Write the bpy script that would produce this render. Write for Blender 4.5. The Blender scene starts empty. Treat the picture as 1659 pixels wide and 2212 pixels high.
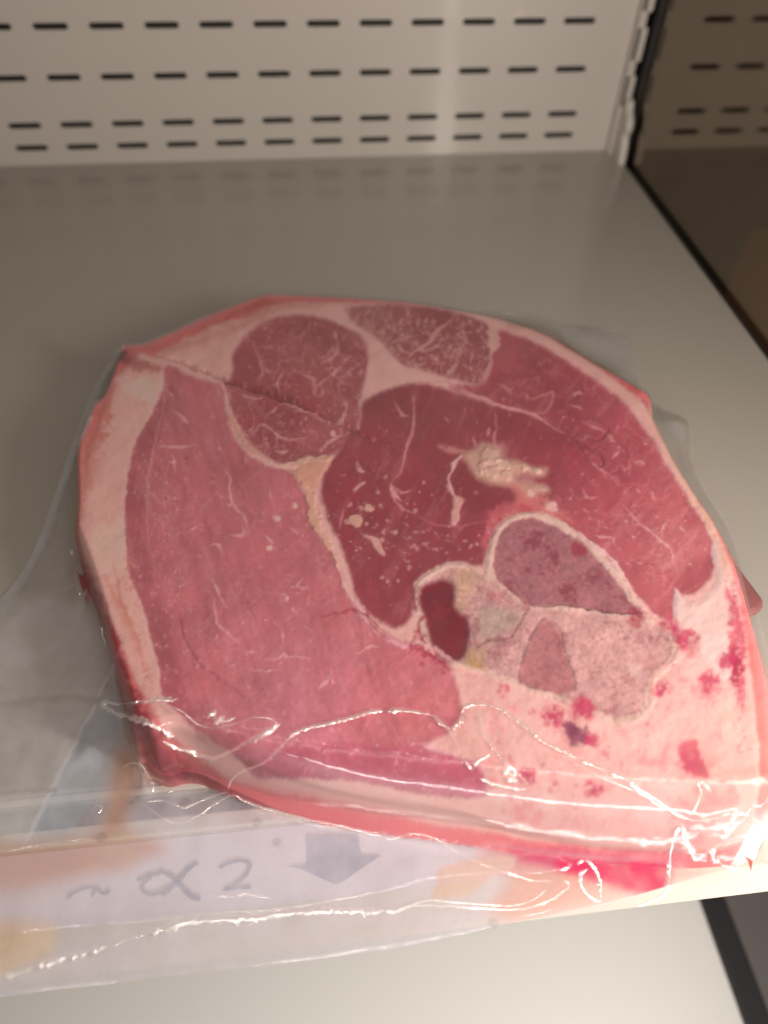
import bpy, bmesh, math, random
import numpy as np
rng = np.random.default_rng(7); random.seed(7)
SC = bpy.context.scene
U = 0.0333                       # metres per scene unit (one slot pitch of the back panel)

# ------------------------------------------------------------------ camera
FPX, PITCH, YAW, ROLL = 1633.93, 0.731390, -0.137075, 0.0323299
CAM = np.array([-5.81009, -16.442751, 6.9964606])
W2, H2 = 829.5, 1106.0           # centre of the 1659 x 2212 picture the numbers below were traced on
def rot(a, b, c):
    ca, sa, cb, sb, cc, sc = np.cos(a), np.sin(a), np.cos(b), np.sin(b), np.cos(c), np.sin(c)
    return np.array([[cb,-sb,0],[sb,cb,0],[0,0,1]]) @ np.array([[1,0,0],[0,ca,-sa],[0,sa,ca]]) @ np.array([[cc,-sc,0],[sc,cc,0],[0,0,1]])
RC = rot(PITCH, YAW, ROLL)
def proj(X):
    d = (np.asarray(X, float) - CAM) @ RC
    return W2 + FPX*d[..., 0]/-d[..., 2], H2 - FPX*d[..., 1]/-d[..., 2]
def ray(q):
    return np.array([(q[0]-W2)/FPX, -(q[1]-H2)/FPX, -1.]) @ RC.T
def onP(q, n, c):                # hit of the sight line with the plane n.x = c
    d = ray(q); n = np.asarray(n, float)
    return CAM + d*((c - n@CAM)/(n@d))
def onZ(q, z=0.): return onP(q, (0, 0, 1), z)
cam = bpy.data.cameras.new('camera'); camo = bpy.data.objects.new('camera', cam); SC.collection.objects.link(camo)
from mathutils import Matrix, Vector
camo.matrix_world = Matrix.Translation(Vector(CAM*U)) @ Matrix(RC.tolist()).to_4x4()
cam.sensor_fit = 'VERTICAL'; cam.sensor_height = 36; cam.lens = FPX/2212*36
cam.clip_start = 0.01; cam.clip_end = 50
cam.dof.use_dof = True; cam.dof.focus_distance = 7.5*U; cam.dof.aperture_fstop = 6.6
SC.camera = camo
SC.view_settings.view_transform = 'Standard'; SC.view_settings.look = 'None'
SC.view_settings.exposure = 0; SC.view_settings.gamma = 1
SC.cycles.max_bounces = 12; SC.cycles.transparent_max_bounces = 24
# ------------------------------------------------------------------ light: dim warm shop air + LED mullion strip + canopy strip
wd = bpy.data.worlds.new('World'); SC.world = wd; wd.use_nodes = True
bg = wd.node_tree.nodes['Background']; bg.inputs[0].default_value = (1, .80, .60, 1); bg.inputs[1].default_value = .13
def lamp(name, loc, target, sx, sy, power, col):
    l = bpy.data.lights.new(name, 'AREA'); l.shape = 'RECTANGLE'; l.size = sx*U; l.size_y = sy*U; l.energy = power; l.color = col
    o = bpy.data.objects.new(name, l); SC.collection.objects.link(o)
    o.location = Vector(loc)*U
    o.rotation_euler = (Vector(target)-Vector(loc)).to_track_quat('-Z', 'Y').to_euler()
    return o
LC = (1, .90, .81)
for z, p in ((-3.6, .26), (.9, .13), (3.8, .30), (7.0, .80)):
    lamp('led_strip', (.8, -17.0, z), (-4.0, -10.5, z-.6), .14, 2.8, p, LC)
lamp('canopy_led', (-4.5, -17.3, 9.2), (-4.5, -12, 0), 14, .10, .58, (1, .90, .82))
lamp('deck_fill', (-3, -22, -3.2), (-3.5, -14, -8), 16, .5, 1.1, (1, .97, .94))  # unseen fill light added to brighten the lower deck and the bag front

# ------------------------------------------------------------------ helpers
COL = SC.collection
def mat(name, base=(.5,.5,.5), rough=.5, metal=0, spec=.5, noise=0, nscale=30, bump=0, bscale=200, coat=0):
    m = bpy.data.materials.new(name); m.use_nodes = True; nt = m.node_tree; n = nt.nodes; P = n['Principled BSDF']
    P.inputs['Base Color'].default_value = (*base, 1); P.inputs['Roughness'].default_value = rough
    P.inputs['Metallic'].default_value = metal; P.inputs['Specular IOR Level'].default_value = spec
    P.inputs['Coat Weight'].default_value = coat
    tc = n.new('ShaderNodeTexCoord')
    if noise:
        t = n.new('ShaderNodeTexNoise'); t.inputs['Scale'].default_value = nscale; t.inputs['Detail'].default_value = 6
        nt.links.new(tc.outputs['Object'], t.inputs['Vector'])
        r = n.new('ShaderNodeMapRange'); r.inputs[3].default_value = 1-noise; r.inputs[4].default_value = 1+noise
        nt.links.new(t.outputs[0], r.inputs[0])
        v = n.new('ShaderNodeVectorMath'); v.operation = 'SCALE'; v.inputs[0].default_value = base
        nt.links.new(r.outputs[0], v.inputs['Scale']); nt.links.new(v.outputs[0], P.inputs['Base Color'])
    if bump:
        t = n.new('ShaderNodeTexNoise'); t.inputs['Scale'].default_value = bscale; t.inputs['Detail'].default_value = 4
        nt.links.new(tc.outputs['Object'], t.inputs['Vector'])
        b = n.new('ShaderNodeBump'); b.inputs['Strength'].default_value = bump; b.inputs['Distance'].default_value = .0005
        nt.links.new(t.outputs[0], b.inputs['Height']); nt.links.new(b.outputs[0], P.inputs['Normal'])
    return m
def link(name, me, m, parent=None, smooth=False):
    if m: me.materials.append(m)
    if smooth: me.polygons.foreach_set('use_smooth', np.ones(len(me.polygons), bool))
    o = bpy.data.objects.new(name, me); COL.objects.link(o); o.parent = parent
    return o
def mesh(name, V, F, m, parent=None, smooth=False):
    me = bpy.data.meshes.new(name); me.from_pydata([tuple(np.asarray(v, float)*U) for v in V], [], F); me.update()
    return link(name, me, m, parent, smooth)
def fast_mesh(name, V, Q, m, parent=None, attrs=None):
    me = bpy.data.meshes.new(name); V = np.ascontiguousarray(V*U, np.float32); k = Q.shape[1]
    me.vertices.add(len(V)); me.vertices.foreach_set('co', V.ravel())
    me.loops.add(Q.size); me.loops.foreach_set('vertex_index', Q.astype(np.int32).ravel())
    me.polygons.add(len(Q)); me.polygons.foreach_set('loop_start', np.arange(0, Q.size, k, dtype=np.int32))
    me.update(calc_edges=True)
    for an, av in (attrs or {}).items():
        if av.ndim == 2:
            a = me.attributes.new(an, 'FLOAT_COLOR', 'POINT'); a.data.foreach_set('color', np.concatenate([av, np.ones((len(av), 1))], 1).astype(np.float32).ravel())
        else:
            a = me.attributes.new(an, 'FLOAT', 'POINT'); a.data.foreach_set('value', av.astype(np.float32))
    me.validate()
    return link(name, me, m, parent, True)
def boxes(name, bl, m, parent=None, bevel=0.):
    bm = bmesh.new()
    for (x0, x1, y0, y1, z0, z1) in bl:
        r = bmesh.ops.create_cube(bm, size=1)
        for v in r['verts']:
            v.co = Vector(((x0+x1)/2+v.co.x*(x1-x0), (y0+y1)/2+v.co.y*(y1-y0), (z0+z1)/2+v.co.z*(z1-z0)))*U
    if bevel: bmesh.ops.bevel(bm, geom=list(bm.edges), offset=bevel*U, segments=3, affect='EDGES', profile=.5)
    me = bpy.data.meshes.new(name); bm.to_mesh(me); bm.free()
    return link(name, me, m, parent, False)
def empty(name, loc, label=None, cat=None):
    o = bpy.data.objects.new(name, None); COL.objects.link(o); o.empty_display_size = .01
    if label: o['label'] = label; o['category'] = cat
    return o
def tag(o, label, cat): o['label'] = label; o['category'] = cat; return o
def catmull(P, n=4, closed=False):
    P = np.asarray(P, float); N = len(P); out = []
    for i in range(N if closed else N-1):
        if closed: a, b, c, d = P[(i-1) % N], P[i], P[(i+1) % N], P[(i+2) % N]
        else: a, b, c, d = P[max(i-1, 0)], P[i], P[i+1], P[min(i+2, N-1)]
        for t in np.arange(n)/n:
            out.append(.5*((2*b)+(-a+c)*t+(2*a-5*b+4*c-d)*t*t+(-a+3*b-3*c+d)*t**3))
    if not closed: out.append(P[-1])
    return np.array(out)
def sdf(P, X, Y):                # signed distance to a closed polygon, negative inside
    D = np.full(X.shape, 1e18); ins = np.zeros(X.shape, bool)
    Q = np.roll(P, -1, 0)
    for (ax, ay), (bx, by) in zip(P, Q):
        ex, ey = bx-ax, by-ay; wx, wy = X-ax, Y-ay
        t = np.clip((wx*ex+wy*ey)/(ex*ex+ey*ey+1e-12), 0, 1)
        D = np.minimum(D, (wx-t*ex)**2+(wy-t*ey)**2)
        if ay != by:
            c = ((ay > Y) != (by > Y)) & (X < ex*(Y-ay)/(by-ay)+ax); ins ^= c
    D = np.sqrt(D); return np.where(ins, -D, D)
def bil(A, fx, fy):
    h, w = A.shape[:2]; fx = np.clip(fx, 0, w-1.001); fy = np.clip(fy, 0, h-1.001)
    i = fx.astype(int); j = fy.astype(int); u = fx-i; v = fy-j
    if A.ndim == 3: u = u[..., None]; v = v[..., None]
    return (A[j, i]*(1-u)+A[j, i+1]*u)*(1-v)+(A[j+1, i]*(1-u)+A[j+1, i+1]*u)*v
NG = {}
def vnoise(X, Y, s, seed=0):     # smooth value noise, -1..1, feature size s
    g = NG.get(seed)
    if g is None: g = NG[seed] = np.random.default_rng(seed).uniform(-1, 1, (256, 256))
    fx = X/s+61.3; fy = Y/s+47.7; i = np.floor(fx).astype(int); j = np.floor(fy).astype(int)
    u = fx-i; v = fy-j; u = u*u*(3-2*u); v = v*v*(3-2*v); i %= 256; j %= 256
    i1 = (i+1) % 256; j1 = (j+1) % 256
    return (g[j, i]*(1-u)+g[j, i1]*u)*(1-v)+(g[j1, i]*(1-u)+g[j1, i1]*u)*v
def fbm(X, Y, s, seed=0, o=4, gain=.55):
    r = 0; a = 1; t = 0
    for k in range(o): r = r+a*vnoise(X+13.7*k, Y-7.1*k, s, seed+k); t += a; a *= gain; s /= 2.03
    return r/t
def sm(x, a, b): t = np.clip((x-a)/(b-a), 0, 1); return t*t*(3-2*t)
def lin(c):
    c = np.asarray(c, float)/255; return np.where(c < .04045, c/12.92, ((c+.055)/1.055)**2.4)

# ------------------------------------------------------------------ structure: fridge cabinet
M_panel = mat('cream_painted_panel', (.68, .635, .59), .36, spec=.8, coat=.5, bump=.05, bscale=60, noise=.02, nscale=8)
M_shelf = mat('cream_painted_shelf', (.42, .395, .355), .20, spec=.6, bump=.04, bscale=50, noise=.03, nscale=10)
M_dark = mat('black_void', (.012, .011, .010), .6)
M_rim = mat('pressed_steel_edge', (.5, .45, .40), .35)
M_white = mat('white_bracket_paint', (.72, .69, .64), .3, noise=.05, nscale=30)
M_grey = mat('grey_end_panel', (.13, .115, .115), .55, noise=.08, nscale=60)
M_black = mat('black_rubber_gasket', (.018, .018, .020), .5)
M_deck = mat('cream_lower_deck', (.72, .705, .675), .45, noise=.02, nscale=4)
M_rail = mat('clear_price_rail_plastic', (.66, .62, .56), .25)
M_groove = mat('rail_groove_shade', (.16, .15, .14), .4)
M_paper = mat('lilac_price_label_paper', (.66, .60, .66), .6, noise=.03, nscale=40)
M_ink = mat('faded_blue_ink', (.27, .28, .37), .6, noise=.3, nscale=300)
M_patch = mat('warm_patch_brown', (.60, .32, .14), .7, noise=.1, nscale=20)

# back panel with pressed slots
ZR = [2.492, 1.635, .774, .344]
ZS = [5.93, 5.07, 4.21, 3.35] + ZR
WX = 1.12
panel = empty('back_panel', (0, 0, 0), 'cream painted steel back panel with rows of horizontal slots above the shelf', 'panel')
SW, SH = .315, .058              # half size of a slot
def slot_loop(cx, cz):
    L = []
    for k in range(20):
        t = 2*math.pi*(k+.5)/20; c, s = math.cos(t), math.sin(t)
        L.append((cx+math.copysign(SW-SH, c)+SH*c, cz+SH*s))
    return L
bm = bmesh.new()
def f3(pts, y=0.):
    return [bm.verts.new(Vector((x, y, z))*U) for x, z in pts]
edges_z = [6.6] + [(a+b)/2 for a, b in zip(ZS[:-1], ZS[1:])] + [-.06]
ncol = {z: 14 for z in ZS}
XL = -14.5
for i, z in enumerate(ZS):
    zt, zb = edges_z[i], edges_z[i+1]
    for j in range(15):
        cx = -j; x0, x1 = cx-.5, cx+.5
        L = slot_loop(cx, z)
        O = []
        for (px, pz) in L:       # matching point on the cell outline
            dx, dz = px-cx, pz-z; s = min(.5/abs(dx) if dx else 9e9, ((zt-z) if dz > 0 else (z-zb))/abs(dz) if dz else 9e9)
            O.append([cx+dx*s, z+dz*s])
        for corner in ((x1, zt), (x0, zt), (x0, zb), (x1, zb)):
            k = min(range(20), key=lambda q: (O[q][0]-corner[0])**2+(O[q][1]-corner[1])**2); O[k] = list(corner)
        vi = f3(L); vo = f3(O); vb = f3(L, .05)
        for k in range(20):
            n = (k+1) % 20
            bm.faces.new((vi[k], vo[k], vo[n], vi[n])); bm.faces.new((vb[k], vi[k], vi[n], vb[n]))
for (a, b, c, d) in ((.5, WX, -.06, 6.6), (-40, -14.5, -.06, 6.6), (-40, WX, 6.6, 12)):
    v = f3([(a, c), (b, c), (b, d), (a, d)]); bm.faces.new(v)
# rolled right-hand edge
v = [bm.verts.new(Vector(q)*U) for q in ((WX, 0, -.06), (WX, .25, -.06), (WX, .25, 12), (WX, 0, 12))]; bm.faces.new(v)
bmesh.ops.remove_doubles(bm, verts=bm.verts, dist=1e-6)
me = bpy.data.meshes.new('slotted_sheet'); bm.to_mesh(me); bm.free(); link('slotted_sheet', me, M_panel, panel)
# dark pocket behind each slot
sb = boxes('slot', [(-.33, .33, .052, .22, -.07, .07)], M_dark, panel)
me_slot = sb.data; first = True
for z in ZS:
    for j in range(15):
        o = sb if first else sb.copy()
        if not first: COL.objects.link(o)
        first = False; o.parent = panel; o.location = Vector((-j, 0, z))*U

# shelf deck and fridge structure
def structure(o): o['kind'] = 'structure'; return o
XE = 1.3255
shelf = empty('fridge_shelf', (0, 0, 0), 'glossy cream metal shelf under the bagged meat', 'shelf')
boxes('shelf_plate', [(-40, XE, -13.42, -.003, -.25, 0)], M_shelf, shelf, .03)
boxes('front_lip', [(-40, XE, -13.50, -13.43, -.4, .015)], M_rail, shelf, .02)
boxes('lip_channel', [(-40, XE, -13.74, -13.51, -.42, -.10)], M_groove, shelf)
rail = empty('price_rail', (0, 0, 0), 'sloping price label rail along the shelf front under the cloudy bag flap', 'price rail')
# sloping face: from (y -13.86, z 0) falling 40 degrees towards the camera
RA = math.radians(42); RY0, RZ0 = -13.90, .02
rn = np.array([0, -math.sin(RA), math.cos(RA)])
def rp(x, s, off=0.): return np.array([x, RY0-math.cos(RA)*s, RZ0-math.sin(RA)*s])+rn*off
V = [rp(-40, 0), rp(XE, 0), rp(XE, 1.15), rp(-40, 1.15), rp(-40, 0, -.08), rp(XE, 0, -.08), rp(XE, 1.15, -.08), rp(-40, 1.15, -.08)]
mesh('rail_face', V, [(0, 1, 2, 3)[::-1], (4, 5, 6, 7), (0, 1, 5, 4), (3, 2, 6, 7), (1, 2, 6, 5)], M_rail, rail)
boxes('rail_lip', [(-40, XE, -13.90, -13.75, -.05, .06)], M_rail, rail, .03)
rc = rn@rp(0, 0)
def onrail(q, off): return onP(q, rn, rc+off)
label = [onrail(q, .012) for q in ((-200, 1863), (-200, 1990), (250, 1962), (1150, 1876), (1150, 1750), (500, 1812))]
xl, xr = -9.5, -3.4
lab = mesh('price_label', [rp(xl, .03, .012), rp(xr, .03, .012), rp(xr, .72, .012), rp(xl, .72, .012)], [(3, 2, 1, 0)], M_paper, None)
tag(lab, 'pale lilac paper label with blue arrow and handwriting under the bag flap', 'label')
def R7(L): return [(x*.5, 1626.6+y*.5) for x, y in L]
def R8(L): return [(829.6+x*.5, 1626.6+y*.5) for x, y in L]
def R5(L): return [(x*.5, 1192.8+y*.5) for x, y in L]
def R6(L): return [(759+x*.5422, 1138.6+y*.5422) for x, y in L]
def R3(L): return [(108.4+x*.4575, 596.4+y*.4575) for x, y in L]
def R4(L): return [(759+x*.5422, 596.4+y*.5422) for x, y in L]
arrow = R7([(1325,352),(1545,348),(1560,440),(1650,440),(1560,500),(1530,520),(1500,545),(1450,568),(1400,545),(1350,522),(1300,500),(1240,488),(1330,482)])
mesh('arrow', [onrail(q, .022) for q in arrow], [tuple(range(len(arrow)))[::-1]], M_ink, lab)
def ribbon(name, pts, w, parent, m):
    P = catmull(pts, 5); V = []; F = []
    for i, q in enumerate(P):
        t = P[min(i+1, len(P)-1)]-P[max(i-1, 0)]; t = t/(np.hypot(*t)+1e-9); n = np.array([-t[1], t[0]])
        ww = w*(.75+.35*math.sin(i*1.7)*.5+.25*(i/len(P)))
        V += [onrail(q+n*ww, .022), onrail(q-n*ww, .022)]
        if i: F.append((2*i-2, 2*i-1, 2*i+1, 2*i))
    return mesh(name, V, F, m, parent)
for L, w in (([(290,628),(315,605),(345,592),(385,580),(410,590),(400,610),(395,615)], 4),
             ([(420,575),(432,600),(455,608),(475,590)], 3.5),
             ([(595,548),(640,530),(692,520)], 4), ([(655,535),(622,560),(615,590),(650,610),(695,600),(725,575)], 4.5),
             ([(690,510),(740,530),(790,580),(830,620),(865,628)], 6), ([(855,472),(815,500),(770,550),(730,590),(700,610)], 6),
             ([(950,495),(990,475),(1040,465),(1080,480),(1060,530),(1010,570),(970,590),(1020,582),(1085,578)], 4.5)):
    ribbon('handwriting', R7(L), w, lab, M_ink)

# lower deck, gasket and grey end below the shelf
dk = boxes('lower_deck', [(-40, 1.32, -30, 0, -9.6, -9.38)], M_deck); structure(dk)
tag(boxes('gasket_strip', [(1.325, 1.84, -30, -3, -9.7, -9.30)], M_black, None, .05), 'black rubber strip along the right edge of the lower deck', 'gasket')
structure(boxes('floor', [(-60, 60, -60, 20, -14, -13)], M_black))
o = boxes('end_panel', [(1.845, 9, -30, -3, -9.6, -9.36)], M_grey)
tag(o, 'dark grey ribbed end panel beside the black strip at lower right', 'panel')
structure(boxes('cabinet_wall', [(-41, 14, 2.0, 2.2, -13, 14)], M_dark))

# side glass: thin smoked panel with a weak warm reflection
m = bpy.data.materials.new('smoked_side_glass'); m.use_nodes = True; nt = m.node_tree; nt.nodes.clear(); n = nt.nodes
out = n.new('ShaderNodeOutputMaterial'); a = n.new('ShaderNodeBsdfTransparent'); a.inputs[0].default_value = (.42, .36, .30, 1)
g = n.new('ShaderNodeBsdfGlossy'); g.inputs[0].default_value = (1, .88, .74, 1); g.inputs['Roughness'].default_value = .06
mx = n.new('ShaderNodeMixShader'); mx.inputs[0].default_value = .24
nt.links.new(a.outputs[0], mx.inputs[1]); nt.links.new(g.outputs[0], mx.inputs[2]); nt.links.new(mx.outputs[0], out.inputs[0])
tag(boxes('side_glass', [(1.43, 1.48, -13, -.56, -1.0, 12)], m), 'dark smoked glass side panel reflecting the slots right of the shelf', 'glass panel')
tag(boxes('warm_patch_box', [(3.2, 4.6, -6.5, -3.1, -5, -.3)], M_patch, None, .05), 'brown box added behind the side glass for the warm patch at right edge', 'box')  # made-up box standing in for a warm reflection in the glass
# slotted upright with bracket
up = empty('slotted_upright', (0, 0, 0), 'white slotted upright post at the right end of the back panel', 'upright')
ubl = []; zs = [(.95+.86*k) for k in range(10)]
px0, px1, pf = WX+.005, WX+.16, -.20
prev = -.3
for z in zs:
    ubl.append((px0, px1, pf, .2, prev, z-.0)); prev = z+.62
    ubl.append((px0, px0+.035, pf, .2, z, z+.62)); ubl.append((px1-.04, px1, pf-.02, .2, z, z+.62))
boxes('post', [(px0, px1, pf, .2, -.3, 12)], M_panel, up, .01)
boxes('pressed_rim', [(px0+.08, px1+.045, pf-.07, pf+.1, z+.02, z+.62) for z in zs], M_panel, up, .02)['kind'] = 'stuff'
s0 = boxes('slot', [(px0+.02, px0+.068, pf-.01, pf+.06, .04, .60)], M_dark, up)
for k, z in enumerate(zs):
    o = s0 if k == 0 else s0.copy()
    if k: COL.objects.link(o)
    o.parent = up; o.location = Vector((0, 0, z))*U
prof = [(0, -.05), (.55, -.05), (.50, .30), (.42, .52), (.50, .70), (.46, .86), (.30, 1.0), (.26, 1.15), (0, 1.2)]
V = [(WX+.06, pf-a, b) for a, b in prof]+[(WX+.20, pf-a, b) for a, b in prof]; N = len(prof)
br = mesh('shelf_bracket', V, [tuple(range(N))[::-1], tuple(range(N, 2*N))]+[(i, (i+1) % N, (i+1) % N+N, i+N) for i in range(N)], M_white)
tag(br, 'white hooked bracket holding the shelf at the upright post', 'bracket')
tag(boxes('dark_gap_filler', [(1.335, 1.425, -13, .3, -.5, -.04), (1.38, 1.50, -.555, .19, -.03, 12)], M_black), 'black filler standing in for the dark gap along the shelf edge and beside the side glass', 'gap filler')  # solid black boxes put in for the shade of the open gap

# ------------------------------------------------------------------ painting canvas in traced coordinates
S = .74; CX0, CY0, CX1, CY1 = -160, 600, 1740, 2240
CW, CH = int((CX1-CX0)*S), int((CY1-CY0)*S)
gx, gy = np.meshgrid(CX0+np.arange(CW)/S, CY0+np.arange(CH)/S)
WXX = gx+5*fbm(gx, gy, 34, 1, 4)+2.2*fbm(gx, gy, 8, 5, 2); WYY = gy+5*fbm(gx, gy, 34, 11, 4)+2.2*fbm(gx, gy, 8, 15, 2)
NZ1 = 2*fbm(gx, gy, 14, 21, 3)
C = np.zeros((CH, CW, 3)); Hh = np.zeros((CH, CW)); L = np.zeros((CH, CW), np.int8)
def bb(P, pad):
    x0, y0 = P.min(0)-pad; x1, y1 = P.max(0)+pad
    i0 = max(int((x0-CX0)*S), 0); i1 = min(int((x1-CX0)*S)+2, CW); j0 = max(int((y0-CY0)*S), 0); j1 = min(int((y1-CY0)*S)+2, CH)
    return (slice(j0, max(j1, j0)), slice(i0, max(i1, i0)))
def poly(pts, col, soft=3, lab=None, h=0, a=1, n=3, warp=1., T=None, gm=None, hs=None):
    P = catmull(pts, n, True); s = bb(P, soft*2+12)
    X = gx[s]+(WXX[s]-gx[s])*warp; Y = gy[s]+(WYY[s]-gy[s])*warp
    d = sdf(P, X, Y); al = 1-sm(d, -soft, soft)
    al *= a
    if gm is not None: al = al*gm(gx[s], gy[s])
    tgt = C if T is None else T
    c = np.asarray(col) if tgt.ndim == 2 else lin(col)
    if tgt.ndim == 3: tgt[s] = tgt[s]*(1-al[..., None])+c*al[..., None]
    else: tgt[s] = tgt[s]*(1-al)+c*al
    if h: Hh[s] += h*(1-sm(d, -(hs or soft*2), soft))
    if lab is not None: L[s] = np.where(al > .5, lab, L[s])
    return d, s
def stroke(pts, w, col, a=1., soft=1.5, labs=None, taper=True, h=0, n=4, T=None, warp=1., lab=None):
    P = catmull(pts, n) if n > 1 else np.asarray(pts, float); s = bb(P, w+soft*2+6*warp)
    if gx[s].size == 0: return
    X = gx[s]+(WXX[s]-gx[s])*warp; Y = gy[s]+(WYY[s]-gy[s])*warp
    D = np.full(X.shape, 1e9); N = len(P)-1; nzw = 1+.55*NZ1[s]
    for i in range(N):
        ax, ay = P[i]; ex, ey = P[i+1]-P[i]
        t = np.clip(((X-ax)*ex+(Y-ay)*ey)/(ex*ex+ey*ey+1e-9), 0, 1)
        u = (i+t)/N; ww = (w*(1.15*(1-u)**1.6-.15)-.6*u) if taper == 'out' else (w*(1-abs(2*u-1)**1.5)**.8*nzw) if taper else w
        D = np.minimum(D, np.hypot(X-ax-t*ex, Y-ay-t*ey)-ww)
    al = a*(1-sm(D, -soft, soft))
    if labs is not None: al = al*np.isin(L[s], labs)
    if T is None or T.ndim == 3:
        tg = C if T is None else T; tg[s] = tg[s]*(1-al[..., None])+lin(col)*al[..., None]
    else: T[s] = T[s]*(1-al)+col*al
    if h: Hh[s] += h*al/max(a, .01)
    if lab is not None: L[s] = np.where(al > .5, lab, L[s])
def blotch(x, y, r, col, a, seed=0, labs=None, soft=.6, lab=None, h=0):
    s = bb(np.array([[x-r, y-r], [x+r, y+r]], float), r*.6)
    X, Y = gx[s], gy[s]; d = np.hypot(X-x, Y-y)+fbm(X, Y, max(r*.7, 4), seed+3, 4)*r*.75
    al = a*(1-sm(d, r*(1-soft), r))
    if labs is not None: al = al*np.isin(L[s], labs)
    C[s] = C[s]*(1-al[..., None])+lin(col)*al[..., None]
    if h: Hh[s] += h*al
    if lab is not None: L[s] = np.where(al > .5, lab, L[s])
def shade(s, k, labs):
    m = np.isin(L, labs)
    C[m] *= np.clip(1+k*s, .2, 2)[m][:, None]
RIND, FAT, MUS, EYE, TOP, RIGHT, CEN, LOW, BONEU, BONEL, CLOT, MARR, YFAT, CART, FLAP, RFAT, REDT = range(1, 18)
C[:] = lin((214, 112, 108)); L[:] = RIND
nz = fbm(gx, gy, 60, 30, 5)
C *= (1+.18*nz)[..., None]
# dark wet skin on the left flank and the pink flank at right and bottom
stroke([(150,990),(150,1080),(148,1180),(170,1260),(205,1340),(240,1420),(262,1490),(300,1560),(350,1630),(400,1665),(500,1712)], 26, (150, 42, 52), .9, 12, n=3)
stroke([(170,1220),(200,1300),(235,1400),(270,1490)], 16, (190, 60, 62), .8, 10)
stroke([(495,1712),(600,1745),(760,1775),(900,1800),(1050,1822),(1200,1842),(1350,1858),(1480,1866)], 24, (222, 104, 108), .95, 12, taper=False)
stroke([(1100,1832),(1200,1850),(1330,1862),(1470,1866)], 18, (196, 40, 88), .9, 10)
stroke([(1440,930),(1500,1030),(1560,1120),(1600,1210),(1625,1330),(1645,1500),(1660,1700)], 30, (236, 128, 118), .9, 10, taper=False)
stroke([(270,775),(330,790),(380,790)], 14, (165, 62, 62), .9, 6); blotch(262, 770, 14, (120, 60, 66), .9)
stroke([(480,688),(560,655),(600,652)], 10, (196, 88, 76), .9, 6)
stroke([(1340,830),(1400,850),(1430,868),(1425,890)], 14, (205, 95, 90), .9, 6)
# fat ring
FATP = [(262,806),(232,852),(212,910),(190,980),(180,1050),(175,1110),(172,1165),(196,1238),(222,1310),(256,1380),(283,1440),(318,1515),(362,1580),(425,1632),(498,1684),(560,1702),(700,1732),(830,1762),(1000,1792),(1200,1822),(1380,1838),(1520,1840),(1620,1800),(1640,1650),(1625,1480),(1604,1330),(1585,1240),(1560,1175),(1530,1120),(1480,1040),(1432,950),(1400,885),(1330,822),(1250,765),(1150,712),(1060,682),(960,664),(860,656),(740,655),(640,655),(590,662),(540,682),(470,700),(420,722),(330,765),(300,765)]
poly(FATP, (244, 190, 178), 6, FAT, .006)
shade(fbm(gx, gy, 40, 40, 5), .12, [FAT])
blotch(310, 840, 44, (240, 214, 196), .8, 5, [FAT]); blotch(240, 1180, 70, (240, 208, 190), .7, 6, [FAT])
# salmon outer skin of the left fat
stroke([(245,820),(215,890),(195,960),(180,1050),(170,1130)], 26, (226, 146, 134), .8, 14)
stroke([(250,1230),(262,1300),(290,1370),(315,1450)], 5, (214, 140, 118), .8, 5, n=3)
stroke([(225,1240),(250,1300),(285,1380),(300,1425)], 8, (226, 148, 126), .7, 8)
stroke([(325,1480),(345,1520),(370,1545)], 2.5, (190, 140, 124), .7, 3); stroke([(425,1585),(450,1605)], 3, (190, 140, 124), .6, 3)
stroke([(520,1690),(640,1715),(760,1745),(900,1778),(1050,1805)], 16, (232, 130, 128), .75, 14)
stroke([(330,770),(430,735),(520,705),(600,668),(700,660)], 12, (220, 146, 134), .7, 10)

stroke([(160,1000),(160,1110),(160,1200),(197,1285),(226,1355),(250,1430),(280,1500),(322,1570),(380,1638),(480,1702)], 15, (176, 50, 58), .85, 11, n=3)
stroke([(250,830),(220,880),(200,940),(182,1010)], 20, (216, 118, 110), .8, 14, n=3)
stroke([(268,782),(300,790),(350,797)], 13, (176, 70, 66), .7, 9, n=3); blotch(264, 770, 20, (120, 56, 62), .85, 2, None, .9)
stroke([(500,1708),(640,1738),(800,1768),(950,1800),(1100,1822),(1250,1842),(1400,1850)], 16, (228, 112, 110), .75, 16, n=3)
stroke([(1100,1830),(1200,1848),(1330,1858),(1470,1862)], 14, (200, 36, 92), .9, 9, n=3)
blotch(190, 903, 11, (232, 190, 160), .9, 4)
stroke([(285,1500),(312,1580),(335,1640),(375,1672),(430,1680)], 18, (140, 34, 56), .85, 12, n=3)
stroke([(236,1290),(262,1350),(288,1410),(310,1460),(345,1530),(400,1590),(470,1640)], 12, (244, 190, 180), .6, 12, n=3)
stroke([(560,1696),(700,1708),(830,1732),(960,1758),(1060,1775)], 22, (250, 200, 190), .7, 14, n=3)
# muscles
poly([(356,792),(400,806),(440,820),(480,836),(487,870),(500,925),(525,968),(560,998),(602,1012),(636,1020),(648,1052),(668,1082),(672,1112),(690,1152),(720,1200),(740,1242),(750,1290),(798,1348),(850,1385),(902,1396),(936,1414),(966,1436),(985,1470),(996,1510),(1000,1545),(975,1580),(950,1600),(905,1612),(1000,1642),(1030,1662),(1052,1690),(1050,1722),(976,1724),(900,1716),(830,1698),(750,1686),(640,1680),(560,1682),(525,1650),(462,1602),(402,1560),(350,1500),(342,1430),(325,1370),(300,1290),(278,1236),(270,1130),(275,1050),(290,970),(312,920),(350,850)], (192, 98, 98), 7, MUS, -.004)
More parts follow.
